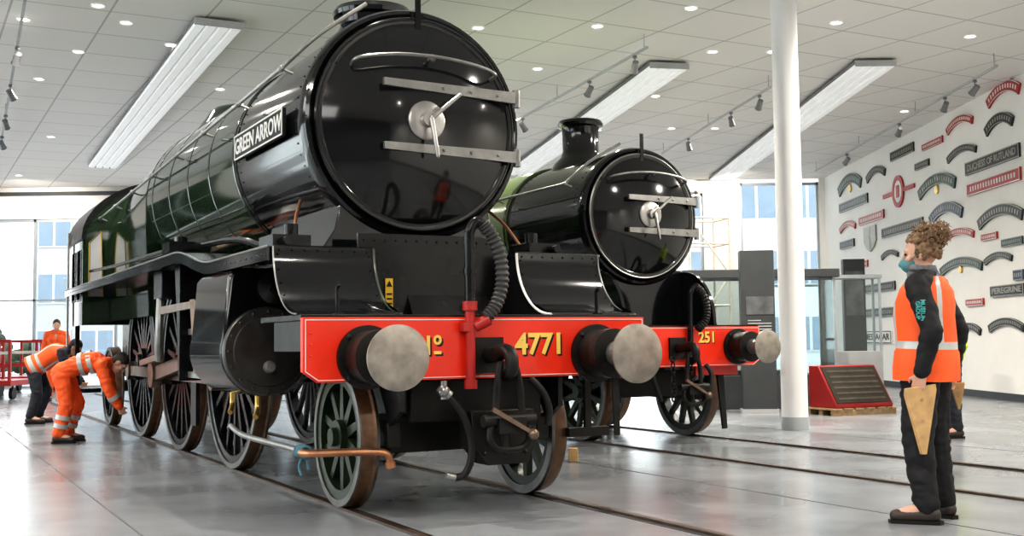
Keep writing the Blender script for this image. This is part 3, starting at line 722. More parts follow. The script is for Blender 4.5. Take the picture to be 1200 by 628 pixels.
for s in (-1,1):
    for y in (1.35,3.15): wheel(L2,'bogie_wheel',s*.73,y,.55,12,s,K['wgreen'])
    for y in (5.3,7.4):
        wheel(L2,'driving_wheel',s*.73,y,1.0,18,s,K['wgreen'],(.25,-.1))
        n=16; arc=[(y+1.12*math.cos(t),1.018+1.12*math.sin(t)) for t in [pi*(.09+.82*i/n) for i in range(n+1)]]
        MB().prism(arc,'yz',s*.62,s*.92).build('splasher',K['green2'],L2)
    wheel(L2,'trailing_wheel',s*.73,9.6,.55,12,s,K['wgreen'])
    MB().lathe([(0,0),(.25,0),(.27,.03),(.27,.8),(0,.8)],(s*.98,2.0,.95),(0,1,0),32).build('cylinder',K['black'],L2)
    MB().bar((s*.86,5.55,.918),(s*.86,7.65,.918),.11,.11,.05).build('coupling_rod',K['rod'],L2)
    MB().bar((s*.72,.72,.9),(s*.74,.66,.12),.10,.06,.03,(1,0,0)).build('guard_iron',K['dark'],L2)
    MB().tube([(s*.38,.52,.86),(s*.40,.45,.76),(s*.36,.43,.6),(s*.3,.44,.48)],.028,10,5).build('brake_hose',K['rubber2'],L2)
    MB().box(min(s*.3,s*.9),max(s*.3,s*.9),.6,.66,.74,.839).build('lower_beam',K['red2'],L2)
for y,r in ((1.35,.55),(3.15,.55),(5.3,1.),(7.4,1.),(9.6,.55)): axle(L2,y,r)
MB().box(-.55,.55,1.0,1.12,.5,.8).box(-.64,-.52,.9,3.6,.45,.62).box(.52,.64,.9,3.6,.45,.62).build('bogie_frame',K['dark'],L2)
v2=MB().tube([(.16,.50,.86),(.16,.50,1.55),(.17,.49,1.68),(.22,.48,1.74)],.032,12,5).build('vacuum_pipe',K['satin'],L2)
ribbed(v2,'hose',[(.21,.48,1.74),(.30,.47,1.68),(.36,.46,1.52),(.34,.46,1.36),(.24,.47,1.26)],.044,K['rubber2'])
for x in (-.12,.12):
    c=MB()
    for k in range(8):
        z=.93-k*.062; a=(1,0,0) if k%2 else (0,1,0)
        c.lathe([(.028,-.01),(.04,0),(.028,.01),(.018,0)],(x,.46,z),a,12,closed=True)
    c.build('safety_chain',K['dark'],L2)

# ================================================================ PEOPLE
def person(label,loc,rz,J,fit,voxel=.008,group=None,scale=1.):
    J={k:(Vector(v) if k!='hr' else v) for k,v in J.items()}
    t=thing('person',label,'person',loc,rz,group); t.scale=(scale,)*3
    lat=(J['shL']-J['shR']).normalized()
    je=fit.get('je',.020); te=fit.get('te',.022); ae=fit.get('ae',je); fd=fit.get('fold',.008)
    def torso(m,e):
        for s in (-1,1):
            m.cap(J['pel']+lat*s*.075,J['wai']+lat*s*.055,.098+e,.088+e)
            m.cap(J['wai']+lat*s*.055,J['che']+lat*s*.08,.088+e,.10+e)
            sh=J['shL'] if s>0 else J['shR']
            m.cap(J['che']+lat*s*.08,J['che']*.25+sh*.75-lat*s*.03,.10+e,.062+e)
            m.cap(J['nek'],sh-lat*s*.02,.055+min(e,.022),.055+e)
    def arms(m,e,ext=0):
        for k in 'LR':
            m.cap(J['sh'+k],J['el'+k],.055+e,.042+e); m.cap(J['el'+k],J['wr'+k]-(J['wr'+k]-J['el'+k])*ext,.042+e,.029+e)
    def legs(m,e,ext=0):
        for k in 'LR':
            m.cap(J['hi'+k],J['kn'+k],.088+e,.060+e); m.cap(J['kn'+k],J['an'+k]+(J['kn'+k]-J['an'+k])*ext,.060+e,.042+e)
            m.cap(J['pel'],J['hi'+k],.1+e,.088+e)
    HM=Matrix.Translation(J['hed'])@Matrix.Rotation(R(J['hr'][0]),4,'Z')@Matrix.Rotation(R(J['hr'][1]),4,'X')
    m=MB(); torso(m,0); arms(m,0); legs(m,0)
    for k in 'LR': m.cap(J['an'+k],J['to'+k],.042,.034)
    m.cap(J['che'],J['nek'],.09,.06); m.cap(J['nek'],J['hed'],.054,.050)
    m.M=HM
    m.sphere((0,.012,.03),(.073,.097,.098),20,14).sphere((0,-.028,-.055),(.053,.062,.062),16,10).sphere((0,-.05,-.095),(.03,.03,.025))
    m.cap((0,-.088,.02),(0,-.112,-.025),.010,.015).cap((-.03,-.075,.032),(.03,-.075,.032),.018,.018)
    m.cap((-.02,-.088,-.062),(.02,-.088,-.062),.009,.009)
    for s in (-1,1): m.sphere((s*.075,.012,0),(.012,.024,.034)); m.sphere((s*.042,-.062,-.02),(.025,.025,.022))
    m.M=None
    for k in 'LR':
        s=1 if k=='L' else -1
        d=(J['wr'+k]-J['el'+k]).normalized(); fw=Vector(fit.get('hf',(0,-1,0))); fw=(fw-d*fw.dot(d)).normalized()
        pn=d.cross(fw)*(-s)
        if pn.dot(lat*-s)<0: pn=-pn
        w=J['wr'+k]
        for i in range(4):
            o=fw*((1.5-i)*.021); kn=w+d*(.088-(.008 if i==3 else 0))+o
            m.cap(w+o*.6,kn,.015,.011)
            l=(.85,1.,.95,.75)[i]
            p1=kn+(d*.85+pn*.45)*.040*l; p2=p1+(d*.35+pn*.9)*.028*l; p3=p2+(-d*.25+pn*.95)*.022*l
            m.cap(kn,p1,.0095,.0088); m.cap(p1,p2,.0088,.008); m.cap(p2,p3,.008,.007)
        tb=w+d*.03+fw*.03; t1=tb+(d*.6+fw*.7+pn*.3)*.04; t2=t1+(d*.85+fw*.15+pn*.5)*.032
        m.cap(w+d*.015+fw*.01,tb,.016,.013); m.cap(tb,t1,.012,.0105); m.cap(t1,t2,.0105,.008)
    bake(m,'body',K['skin'],t,voxel,3)
    e=MB(); e.M=HM
    for s in (-1,1): e.sphere((s*.031,-.083,.012),(.012,.009,.008),10,8)
    e.build('eyes',K['eye'],t)
    m=MB(); legs(m,te,.06)
    for k in 'LR': m.cap(J['kn'+k]*.25+J['an'+k]*.75,J['an'+k]+Vector((0,0,.045)),.055+te*.4,.057+te*.5)
    for s in (-1,1): m.cap(J['pel']+lat*s*.075,J['wai']+lat*s*.055,.118,.10)
    bake(m,'trousers',K[fit['tr']],t,.011,3,fd*1.3)
    m=MB(); torso(m,je); arms(m,ae,.06)
    for k in 'LR': m.sphere(J['el'+k],.044+ae)
    bake(m,'jacket',K[fit['ja']],t,.010,3,fd)
    for k in 'LR':
        a=J['an'+k]; to=J['to'+k]; d=(to-a); d.z=0; d.normalize()
        m=MB(); m.cap(a+Vector((0,0,.10)),a+Vector((0,0,-.01)),.056,.05)
        m.cap(Vector((a.x,a.y,.056))-d*.03,Vector((to.x,to.y,.044)),.05,.040)
        heel=Vector((a.x,a.y,0))-d*.072; toe=Vector((to.x,to.y,0))+d*.032; q=Vector((-d.y,d.x,0))*.046
        b=bake(m,'boot',K['boot'],t,.009,3)
        for v in b.data.vertices:
            if v.co.z<.012: v.co.z=.012
        ring=[heel+q*.8,heel-d*.02,heel-q*.8,(heel+toe)/2-q,toe-q*.8,toe+d*.015,toe+q*.8,(heel+toe)/2+q]
        MB().prism([(p.x,p.y) for p in ring],'xy',.001,.022).build('sole',K['dark'],b)
    if fit.get('vest'):
        up=(J['nek']-J['pel']).normalized(); nf=lat.cross(up).normalized(); g=je-.020+fd*.9; ln=fit.get('vl',0)
        C8=[(J['pel']-up*(.05+ln),.222,.172),(J['pel']-up*(.02+ln*.4),.217,.168),(J['pel']+up*.05,.211,.162),(J['pel']*.45+J['wai']*.55,.202,.152),(J['pel']*.45+J['wai']*.55+up*.045,.201,.150),(J['che']-up*.06,.210,.151),(J['che']+up*.01,.218,.152),(J['che']*.5+J['nek']*.5+up*.005,.208,.137),(J['nek']-up*.035,.170,.112),(J['nek']+up*.008,.095,.085)]
        n=60; rings=[]
        for c,rx,ry in C8:
            rx+=g; ry+=g; rg=[]
            for j in range(n):
                cc,s_=math.cos(2*pi*j/n),math.sin(2*pi*j/n)
                p=c+lat*(rx*(abs(cc)**.8)*(1 if cc>=0 else -1))+nf*(ry*s_)
                p+=(p-c).normalized()*NZ.noise(Vector((p.x*6,p.y*6,p.z*9)))*.014
                rg.append(p)
            rings.append(rg)
        stripe={8,9,20,21,38,39,50,51}
        def mi(i,j):
            if i==3: return 1
            if i>=4 and j in stripe: return 1
            if fit.get('vest')=='two' and i==1: return 1
            return 0
        mv=MB(); mv.loft(rings,mi); mv.build('vest',[K[fit.get('vm','orange')],K['reflect']],t,ang=60)
    if fit.get('bands'):
        for a,b2,ra in (('elL','wrL',.066),('elR','wrR',.066),('knL','anL',.084),('knR','anR',.084)):
            for f in (.35,.62):
                if a[0]=='e' and f>.5: continue
                p=J[a]+(J[b2]-J[a])*f; q=p+(J[b2]-J[a]).normalized()*.055
                MB().lathe([(ra*(1-.2*f)+.012,0),(ra*(1-.2*f)+.012,.055),(ra*(1-.2*f)-.01,.055),(ra*(1-.2*f)-.01,0)],p,q-p,20,closed=True).build('reflective_band',K['reflect'],t)
        up=(J['che']-J['wai']).normalized(); nf=lat.cross(up).normalized(); n=32
        for c in (J['wai']+up*.05,J['wai']+up*.16):
            rg=[[c+up*h+lat*(rx*math.cos(2*pi*j/n))+nf*(ry*math.sin(2*pi*j/n)) for j in range(n)] for h,rx,ry in ((0,.20,.14),(.0,.202,.145),(.055,.206,.149),(.056,.20,.14))]
            MB().loft(rg).build('reflective_band',K['reflect'],t)
    h=MB(); h.M=HM
    if fit['hair']=='curly':
        BC=Vector((0,.075,.115))
        for k in range(180):
            a=random.uniform(0,2*pi); z=random.uniform(-.6,1); rr=math.sqrt(max(0,1-z*z)); x,y=rr*math.cos(a),rr*math.sin(a)
            if y<-.25 and z<.5: continue
            h.sphere((x*.083,.018+y*.104,.035+z*.104),random.uniform(.012,.021),7,5)
        for k in range(150):
            v=Vector((random.gauss(0,1),random.gauss(0,1),random.gauss(0,1))).normalized()*random.uniform(.4,1)
            h.sphere(BC+Vector((v.x*.09,v.y*.095,v.z*.072)),random.uniform(.012,.02),7,5)
        hb=bake(h,'hair',K['hair'],t,.006,1)
        cu=MB(); cu.M=HM
        for k in range(230):
            v=Vector((random.gauss(0,1),random.gauss(0,1),random.gauss(0,1))).normalized()
            if k<140: c=BC+Vector((v.x*.09,v.y*.095,v.z*.075)); L=random.uniform(.018,.045)
            else:
                if v.y<-.25 and v.z<.6 or v.z<-.6: continue
                c=Vector((v.x*.084,.018+v.y*.106,.035+v.z*.104)); L=random.uniform(.015,.03)
            d,p,q=frame(v+Vector((random.uniform(-.7,.7),random.uniform(-.7,.7),random.uniform(-.7,.7)))); r0=random.uniform(.006,.012); ph=random.uniform(0,6)
            cu.tube([c+d*L*i/12+(p*math.cos(ph+i*.95)+q*math.sin(ph+i*.95))*r0 for i in range(13)],lambda t_:.0038*(1-.5*t_),5)
        cu.build('hair_curls',K['hair'],hb)
    else:
        h.sphere((0,.022,.045),(.080,.100,.098),18,12).sphere((0,.06,-.01),(.068,.06,.075),14,10)
        bake(h,'hair' if fit['hair']=='short' else 'cap',K[fit.get('hm','dhair')],t,.009,2)
    if fit.get('mask'):
        q=MB(); q.M=HM
        q.sphere((0,-.058,-.052),(.059,.066,.056),18,12); q.cap((0,-.095,-.015),(0,-.118,-.045),.018,.02)
        bake(q,'face_mask',K['mask'],t,.007,3)
        for s in (-1,1):
            l=MB(); l.M=HM; l.tube([(s*.056,-.06,-.03),(s*.078,-.01,-.0),(s*.082,.02,.02)],.0025,6,4); l.build('ear_loop',K['mask'],t)
    if fit.get('scarf'):
        q=MB(); up=(J['hed']-J['nek']).normalized()
        for k in range(4):
            q.lathe([(.075+.01*(k%2),-.018),(.110-.006*k,0),(.08,.018),(.06,0)],J['nek']+up*(-.005+.026*k)+Vector((0,-.012,0)),(.1*(k%2)-.05,.12,1),24,closed=True)
        bake(q,'scarf',K['scarf'],t,.008,2,.006)
    return t,J
# standing woman on the right
PW=hit(1092,610,2,0)
JW=dict(pel=(0,.0,.97),wai=(0,.01,1.10),che=(0,.005,1.31),nek=(0,.02,1.475),hed=(0,-.012,1.615),hr=(8,4),
 shL=(.190,.02,1.42),shR=(-.190,.02,1.42),elL=(.278,.125,1.15),elR=(-.278,.12,1.15),wrL=(.258,.05,.90),wrR=(-.282,.07,.90),
 hiL=(.095,0,.92),hiR=(-.095,0,.92),knL=(.130,-.03,.50),knR=(-.130,-.01,.50),anL=(.145,.02,.095),anR=(-.15,.03,.095),toL=(.195,-.15,.045),toR=(-.185,-.14,.045))
WS=1.03
W,JW=person('woman with brown curly tied hair, teal face mask and orange vest watching the locomotives',(PW.x,PW.y,0),R(-127),JW,dict(tr='bcloth',ja='bcloth',vest='one',hair='curly',mask=1,scarf=1,je=.028,ae=.022,te=.034,vl=.07,fold=.009),.006,None,WS)
Mt=Matrix(((0,0,1,.315),(0,1,0,.075),(-1,0,0,1.27),(0,0,0,1)))
text('sleeve_lettering','MUSEUM\nGROUP',.032,K['teal'],W,Mt,.010,.0006,1.,.85)
RW=Matrix.Translation((PW.x,PW.y,0))@Matrix.Rotation(R(-127),4,'Z')@Matrix.Scale(WS,4)
hp=RW@Vector((.242,.035,.81)); hp2=RW@Vector((-.292,.10,.82))
for i,(p,lab,a,sc) in enumerate(((hp,'flat tan wooden wedge hanging point down from her near hand',.15,1.),(hp2,'second smaller tan wedge half hidden behind the woman',-.3,.42))):
    t=thing('wooden_wedge',lab,'wedge',(p.x,p.y,p.z-.40*sc),a)
    MB().prism([(x*sc,z*sc) for x,z in [(-.10,.40),(.095,.425),(.10,.39),(.022,.0),(-.012,.0),(-.105,.36)]],'xz',-.014,.014).build('board',K['wood'],t,bevel=.004)
    for z in (.33,.20): MB().cyl((.0,-.016,z*sc),(.0,.016,z*sc),.011*sc).build('peg',K['pallet'],t)
# person in yellow behind
JS=dict(pel=(0,.0,.90),wai=(0,.01,1.02),che=(0,.005,1.21),nek=(0,.02,1.36),hed=(0,-.01,1.49),hr=(0,4),
 shL=(.185,.02,1.31),shR=(-.185,.02,1.31),elL=(.25,.04,1.05),elR=(-.25,.04,1.05),wrL=(.24,-.04,.81),wrR=(-.24,-.04,.81),
 hiL=(.095,0,.86),hiR=(-.095,0,.86),knL=(.11,-.01,.47),knR=(-.11,-.01,.47),anL=(.12,.02,.095),anR=(-.115,.03,.095),toL=(.13,-.14,.045),toR=(-.13,-.14,.045))
PY=Vector(((1107-600)*13/F,13,0))
person('person in a bright yellow jacket standing hidden behind the woman with curly hair',(PY.x,PY.y,0),R(-80),JS,dict(tr='navy',ja='lime',hair='short'),.012)
# bending workers
JB=dict(pel=(0,.16,.86),wai=(0,.0,.95),che=(0,-.22,1.00),nek=(0,-.39,.98),hed=(0,-.52,.97),hr=(0,55),
 shL=(.185,-.34,.95),shR=(-.185,-.34,.95),elL=(.2,-.38,.66),elR=(-.2,-.42,.66),wrL=(.12,-.50,.43),wrR=(-.10,-.54,.43),
 hiL=(.095,.15,.83),hiR=(-.095,.15,.83),knL=(.13,.0,.47),knR=(-.13,.08,.47),anL=(.14,.12,.095),anR=(-.14,.17,.095),toL=(.16,-.05,.045),toR=(-.16,.0,.045))
p=hit(88,518,2,0)
person('worker in full orange hi-vis suit bending down beside the driving wheels',(p.x,p.y,0),R(100),dict(JB),dict(tr='orange',ja='orange',bands=1,hair='short',hf=(0,-1,.2),je=.028,te=.03,fold=.012),.010,None,.97)
JB2=dict(JB); 
JB2.update(che=(0,-.16,1.06),nek=(0,-.31,1.10),hed=(0,-.43,1.13),shL=(.185,-.27,1.06),shR=(-.185,-.27,1.06),elL=(.2,-.36,.78),elR=(-.2,-.36,.78),wrL=(.12,-.52,.60),wrR=(-.1,-.52,.60),hr=(0,40))
p=hit(52,496,2,0)
person('worker in dark clothes and orange vest stooping near the locomotive cab',(p.x,p.y,0),R(100),JB2,dict(tr='navy',ja='navy',vest='two',hair='cap',hm='navy',hf=(0,-1,.2)),.012)
PF=Vector(((66-600)*24.5/F,24.5,0))
JF={k:(v if k=='hr' else (v[0],v[1],v[2]*1.08 if v[2]>.2 else v[2])) for k,v in JS.items()}
person('distant person in orange jacket standing near the far glass wall',(PF.x,PF.y,0),R(20),JF,dict(tr='orange',ja='orange',hair='short'),.014)

# ================================================================ HALL FURNITURE
p=hit(893,484,2,0)
t=thing('exhibition_board','tall dark grey exhibition board with a printed photograph left of the white column','exhibition board',(p.x,p.y,0),R(-6))
MB().box(-.28,.24,0,.30,.001,2.52).build('body',K['dgrey'],t,bevel=.006)
MB().box(-.20,.22,-.008,-.001,1.52,1.80).build('photo_print',K['photo'],t)
for k in range(9): MB().box(-.18,-.18+(.36 if k<8 else .2),-.006,-.001,1.06+k*.045,1.076+k*.045).build('caption_line',K['lgrey'],t)
MB().box(-.30,.26,-.02,.32,.0015,.06).build('plinth',K['lgrey'],t)
# glass display case
t=thing('display_case','long glass display case with dark base and dark roof behind the column','display case',(2.85,18.6,0))
MB().box(0,2.45,0,.9,.001,.55).build('base',K['dgrey'],t,bevel=.01)
MB().box(-.06,2.51,-.06,.96,2.14,2.28).build('roof',K['dgrey'],t,bevel=.01)
for x in (.02,1.22,2.43):
    for y in (.02,.88): MB().box(x-.018,x+.018,y-.018,y+.018,.55,2.14).build('corner_post',K['alu'],t)
for y in (.02,.88): MB().box(.04,2.41,y-.004,y+.004,.56,2.13).build('pane',K['glass'],t)
for x in (.02,2.43): MB().box(x-.004,x+.004,.04,.86,.56,2.13).build('pane',K['glass'],t)
MB().box(.3,2.0,.3,.6,.552,.62).build('shelf',K['lgrey'],t)
t=thing('information_stand','slim grey information stand at the far end of the nameplate wall','display panel',(7.0,23.2,0),R(-4))
MB().box(-.22,.22,0,.18,.05,2.75).build('body',K['dgrey'],t,bevel=.01)
MB().box(-.28,.28,-.08,.26,.001,.05).build('foot',K['lgrey'],t)
MB().box(-.18,.18,-.006,-.001,1.6,2.5).build('graphic',K['photo'],t)
t=thing('storage_cabinet','pale grey glazed cabinet right of the white column','cabinet',(5.65,20.2,0),R(-3))
MB().box(0,.9,0,.5,.001,.9).build('body',K['lgrey'],t,bevel=.01)
for x in (.02,.88):
    for y in (.02,.48): MB().box(x-.02,x+.02,y-.02,y+.02,.9,2.2).build('post',K['alu'],t)
MB().box(-.02,.92,-.02,.52,2.2,2.26).build('top',K['alu'],t)
MB().box(.04,.86,.016,.022,.91,2.2).build('pane',K['glass'],t)
# red display box on pallet
p=hit(1015,486,2,0)
t=thing('wooden_pallet','low wooden pallet carrying the red sloping display box','pallet',(p.x,p.y,0),R(24))
for y in (0,.27,.55): MB().box(-.58,.58,y,y+.09,.001,.08).build('bearer',K['pallet'],t)
for k in range(6): MB().box(-.60+k*.205,-.60+k*.205+.15,-.02,.66,.081,.105).build('deck_board',K['pallet'],t)
t=thing('display_box','red sloping display box with a dark glazed front standing on a pallet','display box',(p.x,p.y,.106),R(24))
K['red3']=mat('deep_red_paint',(.26,.016,.016),.45,0,.12,4,spec=.3)
MB().prism([(.02,.001),(.62,.001),(.62,.62),(.40,.62),(.02,.05)],'yz',-.54,.54).build('body',K['red3'],t,bevel=.012)
n=Vector((0,-.57,.38)).normalized(); a=Vector((0,.045,.0875)); b2=Vector((0,.375,.5825))
def slab(x0,x1,f0,f1,h0,h1,nm,mm,par):
    P=[]
    for h in (h0,h1):
        for x,f in ((x0,f0),(x1,f0),(x1,f1),(x0,f1)):
            q=a+(b2-a)*f+n*h; P.append((x,q.y,q.z))
    return MB().add(P,[(3,2,1,0),(4,5,6,7),(0,1,5,4),(1,2,6,5),(2,3,7,6),(3,0,4,7)]).build(nm,mm,par)
gf=slab(-.505,.505,-.03,1.03,0,.012,'glazed_front',K['screen'],t)
for k in range(6): slab(-.44,.44,.06+k*.16,.12+k*.16,.0125,.016,'slat',K['slat'],gf)
# scaffold tower
t=thing('scaffold_tower','slim pale scaffold tower standing behind the smaller locomotive','scaffold',(3.75,22.3,0),R(15))
for x in (-.42,.42):
    for y in (-.35,.35): MB().cyl((x,y,.001),(x,y,3.6),.024,n=10).build('post',K['scaf'],t)
for z in (.6,1.2,1.8,2.4,3.0,3.5):
    m=MB()
    for y in (-.35,.35): m.cyl((-.42,y,z),(.42,y,z),.018,n=8)
    for x in (-.42,.42): m.cyl((x,-.35,z),(x,.35,z),.018,n=8)
    m.build('rung_frame',K['scaf'],t)
MB().box(-.40,.40,-.33,.33,2.44,2.48).build('platform',K['pallet'],t)
MB().cyl((-.42,-.35,1.2),(.42,-.35,2.4),.016,n=8).build('brace',K['scaf'],t)
MB().cyl((.42,-.35,2.4),(-.42,-.35,3.5),.016,n=8).build('brace',K['scaf'],t)
# red trolleys at far left
for i,(px,Y,lab) in enumerate(((8,26.0,'red low trolley with upright rails at the left edge near the glass wall'),(34,29.4,'red low trolley with upright rails between the left edge and the stooping workers'))):
    t=thing('platform_trolley',lab,'trolley',((px-600)*Y/F,Y,0),R(6*i))
    MB().box(-.5,.5,-.9,.9,.30,.42).build('deck',K['red2'],t,bevel=.01)
    for x in (-.45,.45):
        for y in (-.85,.85):
            MB().cyl((x-.04,y*.8,.13),(x+.04,y*.8,.13),.129,n=16).box(x-.01,x+.01,y*.8-.03,y*.8+.03,.13,.3).build('wheel',K['dark'],t)
            MB().box(x-.03,x+.03,y-.03,y+.03,.42,1.3).build('post',K['red2'],t)
    for z in (.7,1.0,1.27):
        for y in (-.87,.84): MB().box(-.47,.47,y,y+.03,z,z+.06).build('rail',K['white'] if z==1.0 else K['red2'],t)
# small block
p=hit(672,541,2,0)
t=tag(MB().box(p.x-.045,p.x+.045,p.y-.045,p.y+.045,.001,.13).build('wooden_block',K['wood'],bevel=.006),'small pale wooden block standing on the floor between the two tracks','block')

# ================================================================ NAMEPLATES ON THE RIGHT WALL
def plate(x0,x1,y,h,kind,col,label,txt=None,tcol='pmet'):
    xc=(x0+x1)/2; c=hit(xc,y,0,XR); a=hit(x0,y,0,XR); b=hit(x1,y,0,XR)
    Wd=a.y-b.y; sc=c.y/F; hh=h*sc
    t=thing('nameplate',label,'nameplate',(XR-.003,(a.y+b.y)/2,c.z),-pi/2,'locomotive nameplates on the white wall')
    mm=[K[col],K[tcol]]
    if kind=='rect':
        m=MB().box(-Wd/2,Wd/2,-.04,0,-hh/2,hh/2); e=min(.02,hh*.08); m.mi=1
        m.box(-Wd/2,Wd/2,-.046,-.041,hh/2-e,hh/2).box(-Wd/2,Wd/2,-.046,-.041,-hh/2,-hh/2+e).box(-Wd/2,-Wd/2+e,-.046,-.041,-hh/2+e,hh/2-e).box(Wd/2-e,Wd/2,-.046,-.041,-hh/2+e,hh/2-e)
        if not txt:
            n=max(4,int(Wd/(hh*.55)))
            for i in range(n):
                xx=-Wd*.44+Wd*.88*(i+.5)/n; m.box(xx-hh*.11,xx+hh*.11,-.046,-.041,-hh*.2,hh*.2)
        m.build('plate',mm,t)
        if txt:
            o=text('lettering',txt,hh*.72,K[tcol],t,FRONT(0,-.044,0),.003,.004,1.)
            bb=[v.co.x for v in o.data.vertices]; w=max(bb)-min(bb); k=Wd*.9/w
            for v in o.data.vertices: v.co.x*=k
    elif kind=='arc':
        bh=hh*.5; rise=max(hh-bh,.05); rr=(Wd*Wd/4+rise*rise)/(2*rise); ha=math.asin(min(1,Wd/2/rr))
        cz=hh/2-rr; m=MB()
        def band(r0,r1,y0,y1,a0=-ha,a1=ha,n=18):
            P=[(r1*math.sin(a0+(a1-a0)*i/n),cz+r1*math.cos(a0+(a1-a0)*i/n)) for i in range(n+1)]
            Q=[(r0*math.sin(a0+(a1-a0)*i/n),cz+r0*math.cos(a0+(a1-a0)*i/n)) for i in range(n,-1,-1)]
            m.prism(P+Q,'xz',y0,y1)
        band(rr-bh,rr,-.04,0); m.mi=1
        band(rr-bh*.07,rr,-.046,-.041); band(rr-bh,rr-bh*.93,-.046,-.041)
        n=max(5,int(2*ha*rr/(bh*.6))); rm=rr-bh/2
        for i in range(n):
            a_=-ha*.9+1.8*ha*(i+.5)/n; d=Vector((math.sin(a_),0,math.cos(a_)))
            m.bar(Vector((0,-.043,cz))+d*(rm-bh*.2),Vector((0,-.043,cz))+d*(rm+bh*.2),bh*.22,bh*.22,.005,(math.cos(a_),0,-math.sin(a_)))
        m.build('plate',mm,t)
        if hh>bh*1.6 and col in('pgreen',):
            MB().lathe([(0,0),(bh*.42,0),(bh*.42,.03),(0,.035)],(0,0,cz+rr-bh*1.45),(0,-1,0),20).build('crest',K['brass'],t)
    elif kind=='round':
        r=hh/2
        MB().lathe([(r*.70,0),(r,0),(r,.04),(r*.70,.04)],(0,0,0),(0,-1,0),32,closed=True).build('ring',K[col],t)
        for s in (-1,1): MB().box(min(s*r*1.0,s*Wd/2),max(s*r*1.0,s*Wd/2),-.035,-.001,-r*.13,r*.13).build('side_bar',K[col],t)
        MB().cyl((0,-.001,0),(0,-.03,0),r*.70,n=28).build('centre',K['white'],t)
        MB().box(-r*.25,r*.25,-.045,-.031,-r*.38,r*.38).build('emblem',K[col],t)
    elif kind=='shield':
        w=Wd/2; m=MB().prism([(-w,hh/2),(w,hh/2),(w,-hh*.1),(w*.6,-hh*.35),(0,-hh/2),(-w*.6,-hh*.35),(-w,-hh*.1)],'xz',-.04,0)
        m.mi=1; m.box(-w*.12,w*.12,-.046,-.041,-hh*.4,hh*.48).box(-w*.95,w*.95,-.046,-.041,hh*.05,hh*.15); m.build('plate',mm,t)
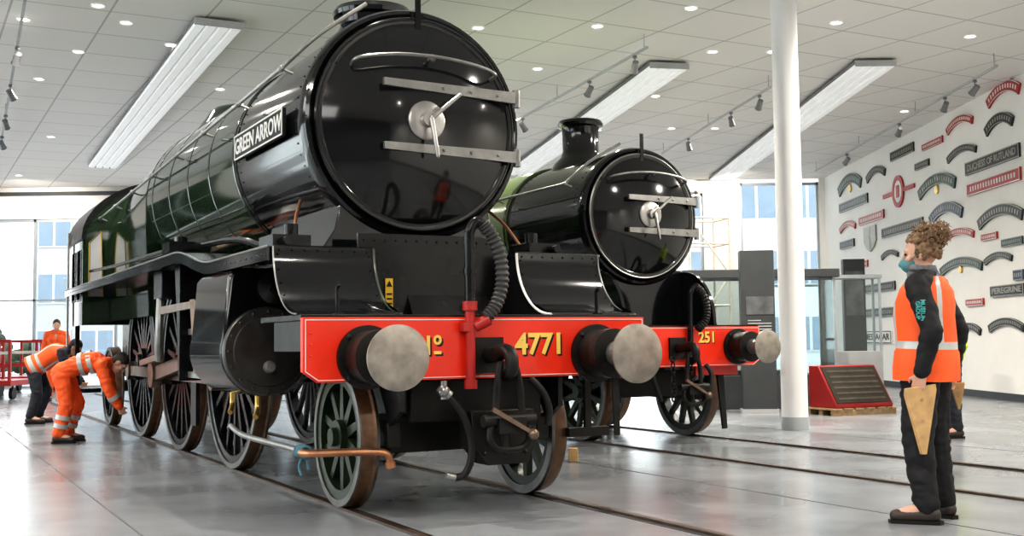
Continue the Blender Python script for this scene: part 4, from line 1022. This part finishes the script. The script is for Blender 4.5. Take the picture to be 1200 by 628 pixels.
PL=[
(1157,1198,108,26,'arc','pred','plain red arched plate, highest on the nameplate wall'),
(1110,1142,144,18,'arc','pred','thin red arched plate near the wall top, left of a thick black arch'),
(1155,1190,144,24,'arc','pblack','thick black arched plate just below the highest red arch'),
(1045,1072,178,11,'rect','pblack','short black straight plate left of the small slanted red plate'),
(1082,1106,168,8,'rect','pred','small thin red straight plate between two black plates near the ceiling'),
(1111,1146,178,16,'arc','pblack','thin black arch plate left of the long black straight plate'),
(1133,1197,187,16,'rect','pblack','long black straight plate reading DUCHESS OF RUTLAND','DUCHESS OF RUTLAND'),
(1135,1198,213,15,'rect','pred','long red straight plate below the black DUCHESS OF RUTLAND plate'),
(983,1011,215,24,'arc','pgreen','dark green half-round plate at the far end of the wall, topmost there'),
(1016,1039,203,17,'arc','pblack','small dark arched plate left of the red winged roundel'),
(1036,1073,224,38,'round','pred','red ring-shaped roundel with side bars'),
(1077,1122,216,26,'arc','pgreen','large dark green arched plate with crest right of the red roundel'),
(985,1018,238,11,'rect','pblack','dark straight plate under the far green half-round plate'),
(1008,1037,255,10,'rect','pred','dark red straight plate left of the long dark plate'),
(1035,1083,267,12,'rect','pblack','long dark straight plate below the red roundel'),
(1090,1130,249,25,'arc','pblue','blue crested arched plate below the large green arch'),
(1147,1201,252,26,'arc','pblack','wide black arched plate at the right, below the long red plate'),
(985,1004,265,13,'arc','pred','small red arch plate at the far end of the wall'),
(1014,1028,280,30,'shield','pmet','pale shield-shaped crest plate on the wall'),
(1105,1143,275,16,'arc','pred','red arched plate below the blue crested arch'),
(986,1002,286,9,'rect','pblack','very short dark plate below the small red arch'),
(1103,1153,311,20,'arc','pgreen','dark green arched plate right of the woman\'s head'),
(1155,1188,302,14,'arc','pblack','black arch plate above the PEREGRINE plate'),
(1010,1050,337,10,'rect','pblack','dark straight plate left of the woman\'s face'),
(1163,1202,340,13,'rect','pblack','black straight plate reading PEREGRINE','PEREGRINE'),
(1134,1154,354,8,'rect','pred','short red straight plate right of the woman\'s shoulder'),
(1012,1050,366,10,'rect','pgreen','dark green straight plate above the white MESSACAR plate'),
(1160,1202,381,18,'arc','pblack','black arched plate below the PEREGRINE plate'),
(1124,1151,386,16,'arc','pblack','small black arched plate right of the woman\'s orange vest'),
(1014,1046,395,14,'rect','white','white straight plate with dark letters reading MESSACAR','MESSACAR'),
(1034,1054,298,11,'arc','pblack','small black arch left of the woman\'s hair, beside the pale shield'),
(1074,1090,193,8,'rect','pblack','tiny black straight plate above the large green arch'),
(1003,1018,310,8,'rect','pred','tiny red straight plate below the pale shield'),
(1152,1170,277,8,'rect','pred','tiny red straight plate right of the red arch under the blue arch'),
(1176,1200,283,9,'rect','pgreen','small green straight plate below the wide black arch'),
(1190,1201,322,12,'rect','pblue','small blue plate at the right edge above PEREGRINE'),
]
for q in PL:
    plate(*q[:7],txt=q[7] if len(q)>7 else None,tcol='pblack' if q[5] in('white',) else ('white' if q[5]=='pred' else 'pmet'))

# ================================================================ LIGHT
w=bpy.data.worlds.new('world'); SC.world=w; w.use_nodes=True
bg=w.node_tree.nodes['Background']; bg.inputs[0].default_value=(.97,.98,1,1); bg.inputs[1].default_value=4.2
def area(name,loc,rot,sx,sy,e,col=(1,1,1)):
    l=bpy.data.lights.new(name,'AREA'); l.shape='RECTANGLE'; l.size=sx; l.size_y=sy; l.energy=e; l.color=col
    o=bpy.data.objects.new(name,l); C.objects.link(o); o.location=loc; o.rotation_euler=rot
area('ceiling_fill_lamp',(-4,-1.5,5.5),(R(20),0,0),9,3,450,(1,.97,.92))  # added fill light above and behind the camera, no fixture there
area('ceiling_fill_lamp',(-8,5,5.5),(0,R(-25),0),3,8,350,(1,.97,.92))  # second added fill, out of view on the left
